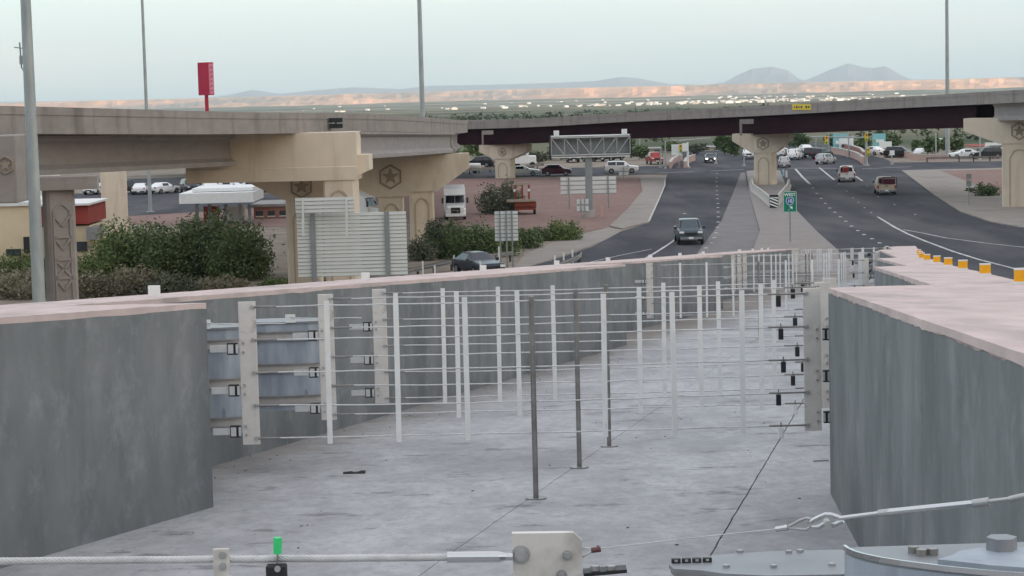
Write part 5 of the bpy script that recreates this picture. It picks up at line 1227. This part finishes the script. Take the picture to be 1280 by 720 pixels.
for k, (x, y, w_, h_, m_, s_, lab) in enumerate([
    (578,322,84,54,'leaf_a',1,'dense green bush below the white semi tractor'), (545,322,34,64,'leaf_grey',2,'grey green bush against the bridge column'), (622,320,66,46,'leaf_b',3,'fresh green bush between the white semi and the small slatted sign'),
    (657,310,46,32,'leaf_a',4,'dark bush between the small slatted sign and the apron bushes'), (705,300,52,32,'leaf_b',5,'round green bush on the apron below the gantry column'), (676,301,36,20,'leaf_a',6,'low dark bush beside the round green one'),
    (527,326,36,34,'leaf_grey',7,'pale bush at the foot of the second bridge column'), (352,360,64,14,'leaf_b',8,'low bright green weeds along the wall before the slatted sign'), (392,356,40,12,'leaf_b',9,'low green weeds under the slatted sign'),
    (20,348,90,38,'leaf_b',10,'green hedge in front of the tan building'), (122,352,76,40,'leaf_b',11,'green hedge between the ornamented pier and the light green mesquite'), (30,372,110,40,'leaf_dry',12,'dry grey brush below the tan building'),
    (112,372,64,40,'leaf_dry',13,'dry brush at the foot of the ornamented pier'), (165,370,84,44,'leaf_dry',14,'dry straw coloured brush below the light green mesquite'), (215,372,70,34,'leaf_grey',15,'grey brush in front of the dark mesquite'),
    (1233,246,36,22,'leaf_a',16,'dark bush beside the tan overpass pier on red gravel'), (1213,240,14,7,'leaf_grey',17,'little tuft beside the route sign post'), (272,364,90,20,'leaf_dry',18,'low dry grass tuft below the thicket')]):
    dens = max(500, int(w_*h_*2.0))
    shrub(x, y, w_, h_, lab, m_, dens, 0.12 if y > 260 else 0.14, 40+s_)
# far scrub beyond the junction: one mass
rng = random.Random(5); mb = MB()
for k in range(900):
    Y = rng.uniform(390, 1100); X = rng.uniform(-0.32, 0.32)*Y
    if 372 < Y < 520 and abs(X-(0.13*Y-8)) < 16: continue
    h = rng.uniform(1.0, 3.4)*(1+Y/1500); c = Vector((X, Y, ground_z(X, Y)+h*0.5)); leaf_cloud(mb, c, h*0.9, h*0.9, h*0.55, 34, 0.34*(1+Y/900), rng, clumps=4)
stuff(mb.build('scrub', 'leaf_far', fix=False), 'far olive scrub covering the plain beyond the junction', 'scrub')
k = 0
for (px_, py_, w_, h_, m_) in ((600,203,50,30,'leaf_b'),(640,200,40,26,'leaf_b'),(672,204,30,14,'leaf_grey'),(700,200,46,16,'leaf_grey'),(735,198,40,16,'leaf_b'),(800,200,26,18,'leaf_a'),(870,193,30,14,'leaf_grey'),(905,193,22,26,'leaf_a'),(918,196,16,24,'leaf_a'),
                               (1150,196,24,20,'leaf_a'),(1165,197,26,26,'leaf_a'),(1190,192,30,22,'leaf_a'),(1235,196,26,12,'leaf_grey'),(1075,190,30,18,'leaf_a'),(960,187,20,22,'leaf_b'),(1000,188,30,22,'leaf_a'),(1045,186,30,20,'leaf_b'),(1110,188,40,22,'leaf_a'),(1255,190,30,26,'leaf_a'),
                               (560,206,40,24,'leaf_b'),(840,190,26,16,'leaf_b'),(780,192,30,20,'leaf_a')):
    lab = {'leaf_a': 'dark green tree among the buildings beyond the cross street', 'leaf_b': 'lighter green tree among the buildings beyond the cross street', 'leaf_grey': 'dusty grey tree among the buildings beyond the cross street'}[m_]
    tree(px_, py_, w_, h_, lab, m_, 1300, 0.36, 90+k, 0.1, group={'leaf_a': 'dark', 'leaf_b': 'lighter', 'leaf_grey': 'dusty'}[m_]+' trees beyond the cross street'); k += 1

# ================================================================== BUILDINGS AND FAR CLUTTER
def block(name, label, px0, px1, py0, py1, Y, m, dep=8, roof=None, wins=0, cat='building', group=None, rz=0.0):
    a, b = P(px0, py1, Y), P(px1, py1, Y); zt_ = P((px0+px1)/2, py0, Y).z; cx = (a.x+b.x)/2; W_ = b.x-a.x; gz = ground_z(cx, Y)
    t = thing(name, label, cat, (cx, Y+dep/2, gz), group=group); H = zt_-gz
    mb = MB(); mb.box((cx, Y+dep/2, gz+H/2-0.1), (W_, dep, H+0.2)); mb.build('wall', m, t)
    mb = MB(); mb.box((cx, Y+dep/2, gz+H+0.12), (W_+0.4, dep+0.4, 0.26)); mb.build('roof', roof or 'roof_grey', t)
    for k in range(wins):
        x = a.x+W_*(k+0.5)/wins; mb = MB(); mb.box((x, Y-0.02, gz+min(1.7, H*0.45)), (W_/wins*0.6, 0.08, min(1.4, H*0.4))); w_ = mb.build('window', 'glass_bld', t)
        m2 = MB(); m2.box((x, Y-0.05, gz+min(1.7, H*0.45)-min(0.7, H*0.2)-0.06), (W_/wins*0.66, 0.12, 0.09)); sub(w_, m2, 'sill', 'stucco_white')
    return t
# tan restaurant at the far left
t = block('restaurant', 'tan stucco restaurant with red awning corner behind the ornamented pier', -60, 40, 258, 330, 150, 'stucco_tan', 9, 'stucco_white', 0)
a = P(42, 330, 150)
def tb(px0, px1, py0, py1, Y, dep, m, nm):
    p0, p1 = P(px0, py1, Y), P(px1, py0, Y); mb = MB(); mb.box(((p0.x+p1.x)/2, Y+dep/2, (p0.z+p1.z)/2), (p1.x-p0.x, dep, p1.z-p0.z)); return mb.build(nm, m, t)
tb(38, 112, 282, 330, 151.5, 6, 'stucco_tan', 'wall'); tb(36, 110, 256, 281.6, 151.2, 6.6, 'roof_red', 'awning'); tb(34, 111.5, 254, 258.5, 150.8, 7.2, 'stucco_white', 'cornice')
tb(8, 26, 311, 320, 149.9, 0.3, 'glass_bld', 'window'); tb(-30, -8, 305, 320, 149.9, 0.3, 'glass_bld', 'window'); tb(95, 108, 302, 314, 151.3, 0.4, 'glass_bld', 'window'); tb(30, 36, 296, 316, 149.85, 0.3, 'black', 'door')
tb(108, 120, 284, 300, 150.9, 3, 'roof_grey', 'side_awning')
t = block('store_sign_wall', 'white building end seen between the cap beam and the light pole', 12, 60, 214, 268, 190, 'stucco_white', 6, 'stucco_white', 0); tb(28, 34, 232, 238, 189.8, 0.3, 'black', 'wall_lamp'); tb(18, 40, 244, 248, 189.8, 0.3, 'black', 'vent')
# white canopy (filling station)
Yc = 205; t = thing('canopy', 'white flat filling station canopy behind the mesquites', 'canopy', (P(272,260,Yc).x, Yc, 0))
tb(224, 316, 240, 255, Yc, 9, 'canopy_white', 'fascia'); tb(240, 316, 234, 240, Yc+2, 7, 'canopy_white', 'roof'); 
for px_ in (246, 262, 282, 300, 312): tb(px_-1.5, px_+1.5, 255.2, 282, Yc+3+(px_ % 3), 0.3, 'alu_post', 'post')
tb(255, 272, 258, 282, Yc+6, 1, 'roof_red', 'pump_island'); tb(286, 305, 258, 282, Yc+6, 1, 'stucco_white', 'pump_island')
t = block('shop', 'long low pale shop row far behind the flyover', 100, 330, 228, 240, 330, 'stucco_white', 10, None, 9)
t = block('shop', 'brick coloured low shop beside the white canopy', 318, 362, 258, 290, 215, 'brickred', 8, None, 3)
# column of the flyover's far ramp seen through the gap
t = thing('bridge_column', 'plain tan bridge column standing behind the light green mesquite', 'column', (P(143,260,196).x, 196, 0)); mb = MB(); c_ = P(143.5,260,196); mb.box((c_.x, 196, 5.0), (2.1,1.8,10.2)); mb.build('shaft', 'tan_conc', t, bevel=0.12); mb = MB(); mb.box((c_.x, 196, 10.3), (6,2.2,0.9)); mb.build('cap', 'tan_conc', t)
# buildings beyond the junction
for k, (x0, x1, y0, y1, Y, m_, rf, wn, lab) in enumerate([
    (800,935,186,200,400,'stucco_tan','roof_grey',9,'long low tan building behind the junction'), (730,790,190,202,420,'stucco_white','roof_grey',4,'low white building behind the gantry sign'),
    (986,1012,182,196,470,'stucco_white','roof_grey',3,'small white shop beyond the white SUVs'), (1015,1042,181,195,470,'roof_grey','stucco_white',3,'small grey shop with white roof beyond the black SUVs'),
    (1060,1120,179,191,520,'stucco_tan','stucco_white',6,'tan shop row beyond the signal pole'), (1140,1170,176,190,560,'stucco_white','roof_grey',3,'white shop beyond the slim pole near the far light mast'),
    (1185,1199,176,194,395,'stucco_white','stucco_white',0,'blank white billboard box beside the far light mast'), (1190,1216,184,196,390,'brickred','brickred',4,'brick red building by the billboard'),
    (1219,1248,184,197,385,'stucco_white','roof_red',3,'white building with red band beside the tan pier'), (1122,1142,184,198,410,'roof_grey','roof_grey',2,'dark grey sheds beyond the red gravel corner'),
    (1160,1182,190,198,380,'stucco_white','green_roof',3,'low shop with green roof at the far mast'), (560,640,190,200,520,'house_b','roof_grey',5,'pale warehouse in the gap under the overpass'), (660,700,192,201,500,'stucco_white','roof_grey',3,'white shed between the gantry sign and the overpass pier')]):
    block('roadside_building', lab, x0, x1, y0, y1, Y, m_, 10, rf, wn, group='low buildings beyond the junction')
# curved pink median walls at the junction
def curved_wall(label, pts, h=0.9, m='pinkwall', th=0.35):
    g = [G(x, y) for x, y in pts]; t = thing('median_wall', label, 'wall', (g[0].x, g[0].y, 0), group='low pink walls at the junction')
    pth = spline([(q.x, q.y, 0) for q in g], 1.5); sweep(pth, [(th/2,-0.05),(th/2,h),(-th/2,h),(-th/2,-0.05)]).build('wall_body', m, t)
    sweep(pth, [(th/2+0.05,h+0.002),(th/2+0.05,h+0.14),(-th/2-0.05,h+0.14),(-th/2-0.05,h+0.002)]).build('wall_cap', 'kerbstone', t)
curved_wall('low curved pink wall with pale cap beside the red truck', [(838,211),(841,206),(846,203),(852,201)]); curved_wall('second curved pink wall beside the grey pole with white board', [(856,210.5),(858,206),(862,203),(868,201)])
curved_wall('long pink median wall leading to the signal pole', [(1079,205.5),(1072,200),(1058,195.5),(1040,192)], 1.0); curved_wall('brown upper median wall behind the white pickup', [(1080,203),(1076,198),(1066,194),(1052,190)], 1.5, 'brickred')
curved_wall('pink retaining wall along the far side of the cross street', [(1138,199.5),(1160,200.5),(1185,200.5)], 0.8); curved_wall('pink retaining wall winding towards the far mast', [(1105,197),(1122,196.5),(1140,198)], 0.9)
# signals, poles and small signs beyond the junction
def pole(px, py, top, r, label, m='pole_galv', name='street_pole', arms=(), group='poles beyond the junction', cat='pole'):
    p = G(px, py); t = thing(name, label, cat, p, group=group); H = P(px, top, p.y).z
    mb = MB(); mb.tube((p.x, p.y, -0.05), (p.x, p.y, H), r, r*0.7, n=10); sh_ = mb.build('shaft', m, t); m2 = MB(); m2.tube((p.x, p.y, -0.04), (p.x, p.y, 0.25), r*2, n=10); sub(sh_, m2, 'base', 'kerbstone')
    for (dx, py_, kind) in arms:
        z = P(px, py_, p.y).z; L = dx/FPX*p.y
        if kind == 'arm': mb = MB(); mb.tube((p.x, p.y, z), (p.x+L, p.y, z+0.3), 0.11, 0.07, n=8); mb.build('mast_arm', m, t)
        elif kind == 'signal':
            mb = MB(); mb.box((p.x+L, p.y-0.2, z), (0.42,0.3,1.15)); s_ = mb.build('signal_head', 'sign_yellow', t)
            for q, mm in ((0.35,'lamp_red'),(0,'sign_yellow'),(-0.35,'sign_green')): m2 = MB(); m2.tube((p.x+L, p.y-0.36, z+q), (p.x+L, p.y-0.40, z+q), 0.14, n=10); sub(s_, m2, 'lens', mm)
        elif kind == 'lamp': mb = MB(); mb.tube((p.x, p.y, z), (p.x+L, p.y, z+0.2), 0.06, n=6); mb.box((p.x+L, p.y, z+0.18), (0.8,0.35,0.16)); mb.build('lamp_arm', 'galv', t)
        else: mb = MB(); mb.box((p.x+L, p.y-0.15, z), kind[0]); mb.build('sign_face', kind[1], t)
    return t
pole(1083, 207.5, 164, 0.22, 'yellow signal pole with mast arm standing at the pink median', 'pole_galv', 'signal_pole', ((0,171.5,'signal'), (-70,172,'arm'), (-50,174,'signal'), (2,190,'signal')), cat='traffic light')
pole(849, 210, 186, 0.12, 'signal pole with white board beside the curved pink walls', 'galv', 'signal_pole', ((-3,187,((1.5,0.1,1.6),'sign_white')), (2,185.5,'signal'), (40,176,'arm')), cat='traffic light')
pole(860, 210, 178, 0.18, 'grey pole with white board between the curved pink walls', 'stucco_white', arms=((-3,184,((0.9,0.2,1.2),'sign_white')),))
for (x, y, top, lab, arms) in ((832,211,176,'slim grey lamp pole beside the red truck', ((12,177,'lamp'),)), (826,210,186,'short grey post beside the curved walls', ()), (1036,196,163,'grey street lamp pole above the black SUVs', ((14,164,'lamp'),)),
                      (1020,194,170,'T shaped street lamp above the white SUV', ((10,171,'lamp'),(-10,171,'lamp'))), (1061,197,160,'tall pale pole with cross pieces by the shop row', ((10,171,'lamp'),(-7,171,'lamp'))), (895,205,190,'thin post in front of the long tan building', ()), (930,208,192,'thin post at the pier side stop line', ()),
                      (1170,199,164,'slim bare pole near the far light mast', ()), (1225,200,166,'white pole beside the tan pier', ()), (1115,206,189,'thin sign post on the junction island', ((0,191,((0.7,0.06,0.7),'sign_white')),)), (690,199,170,'slim lamp pole with one arm beside the gantry sign', ((-8,171,'lamp'),)), (800,200,168,'bare slim pole beside the gantry sign', ())):
    pole(x, y, top, 0.13, lab, arms=arms)
for (x, y, top, w_, h_, m_, lab) in ((1051,190,167,2.6,5.0,'cyan_sign','pale blue shop pylon sign by the tall pale pole'), (1058,191,173,2.4,4.2,'sign_white','white shop pylon sign beside the pale blue one'), (1099,189,167,2.2,4.2,'cyan_sign','blue shop pylon sign beyond the signal pole'), (1107,192,177,2.0,4.6,'sign_white','white panel pylon sign beside the blue one'), (1247,192,178,4.0,2.0,'sign_white','white board sign near the tan pier')):
    p = G(x, y); t = thing('shop_sign', lab, 'sign', p, group='shop signs beyond the junction'); H = P(x, top, p.y).z
    mb = MB(); mb.box((p.x, p.y, H-h_/2), (w_, 0.5, h_)); f_ = mb.build('sign_box', m_, t); mb = MB(); mb.tube((p.x, p.y, -0.05), (p.x, p.y, H-h_), 0.2, n=10); mb.build('pole', 'galv', t)
    m2 = MB(); m2.box((p.x, p.y-0.27, H-h_*0.62), (w_*0.8, 0.04, h_*0.10)); m2.box((p.x, p.y-0.27, H-h_*0.3), (w_*0.7, 0.04, h_*0.12)); sub(f_, m2, 'stripe', 'sign_white' if m_ != 'sign_white' else 'sign_dark')
# cars on far lots: small, body and glass only
far = vehicle('distant_car', 'small white car on the far lots', 'car', 'sedan', 'white', 'tiny cars on the far lots'); fard = vehicle('distant_car', 'small dark car on the far lots', 'car', 'suv', 'black', 'tiny dark cars on the far lots')
rng = random.Random(9); fw = fd = 0
for (x, y) in ((120,243),(150,242),(176,243),(205,242),(238,241),(262,240),(290,240),(318,241),(340,238),(716,203),(742,202),(765,201),(1090,194),(1125,197),(1150,196.5),(1205,198),(1233,198.5),(600,209),(620,208),(970,193),(1006,191)):
    p = G(x, y); rz = rng.uniform(0, 6.3)
    if rng.random() < 0.6:
        if fw == 0: far.location = (p.x, p.y, 0.04); far.rotation_euler = (0,0,rz)
        else: dup(far, (p.x, p.y, 0.04), rz)
        fw += 1
    else:
        if fd == 0: fard.location = (p.x, p.y, 0.04); fard.rotation_euler = (0,0,rz)
        else: dup(fard, (p.x, p.y, 0.04), rz)
        fd += 1
# the town on the plain
rng = random.Random(12); hm = []
for nm, rf in (('house_a','house_a'), ('house_a','house_b'), ('house_b','house_c')):
    mb = MB(); mb.box((0,0,1.2), (8,7,2.9)); mb.solid([(-4.4,-3.9,2.6),(4.4,-3.9,2.6),(4.4,3.9,2.6),(-4.4,3.9,2.6)], [(-3.9,-0.3,3.9),(3.9,-0.3,3.9),(3.9,0.3,3.9),(-3.9,0.3,3.9)])
    o = mb.build('town_house', nm, None); hm.append([o, 0])
LABS = ['tiny off white house of the town on the far plain', 'tiny pale cream house of the town on the far plain', 'tiny brownish house of the town on the far plain']
for k in range(230):
    kk = rng.choices((0,1,2), (5,4,3))[0]; px_ = rng.choice((rng.uniform(640,1160), rng.gauss(900,70), rng.gauss(1010,60), rng.uniform(380,1290))); Y = 1/rng.uniform(1/5900, 1/2900)
    X = (px_-640)/FPX*Y; o = hm[kk][0]
    if hm[kk][1]: o = o.copy(); C.objects.link(o)
    hm[kk][1] += 1; s = rng.uniform(0.3, 0.85); o.location = (X, Y, ground_z(X, Y)-0.1); o.rotation_euler = (0,0,rng.uniform(-0.5,0.5)); o.scale = (s*rng.uniform(0.8,1.7), s, s*rng.uniform(0.8,1.1)); tag(o, LABS[kk], 'house', 'town houses, '+('off white', 'pale cream', 'brownish')[kk])
# ---- haze in the air over the plain
mb = MB(); mb.box((0, 7900, 570), (40000, 36200, 1200)); hz = mb.build('haze', 'white_refl'); hz.data.materials.clear()
hm_ = bpy.data.materials.new('haze'); hm_.use_nodes = True; n = hm_.node_tree.nodes; n.remove(n['Principled BSDF'])
pv = n.new('ShaderNodeVolumePrincipled'); pv.inputs['Color'].default_value = (0.68,0.86,1.0,1); pv.inputs['Density'].default_value = 6.5e-5; pv.inputs['Anisotropy'].default_value = 0.0
hm_.node_tree.links.new(pv.outputs[0], n['Material Output'].inputs['Volume']); hz.data.materials.append(hm_); stuff(hz, 'thin pale haze over the desert plain', 'haze')
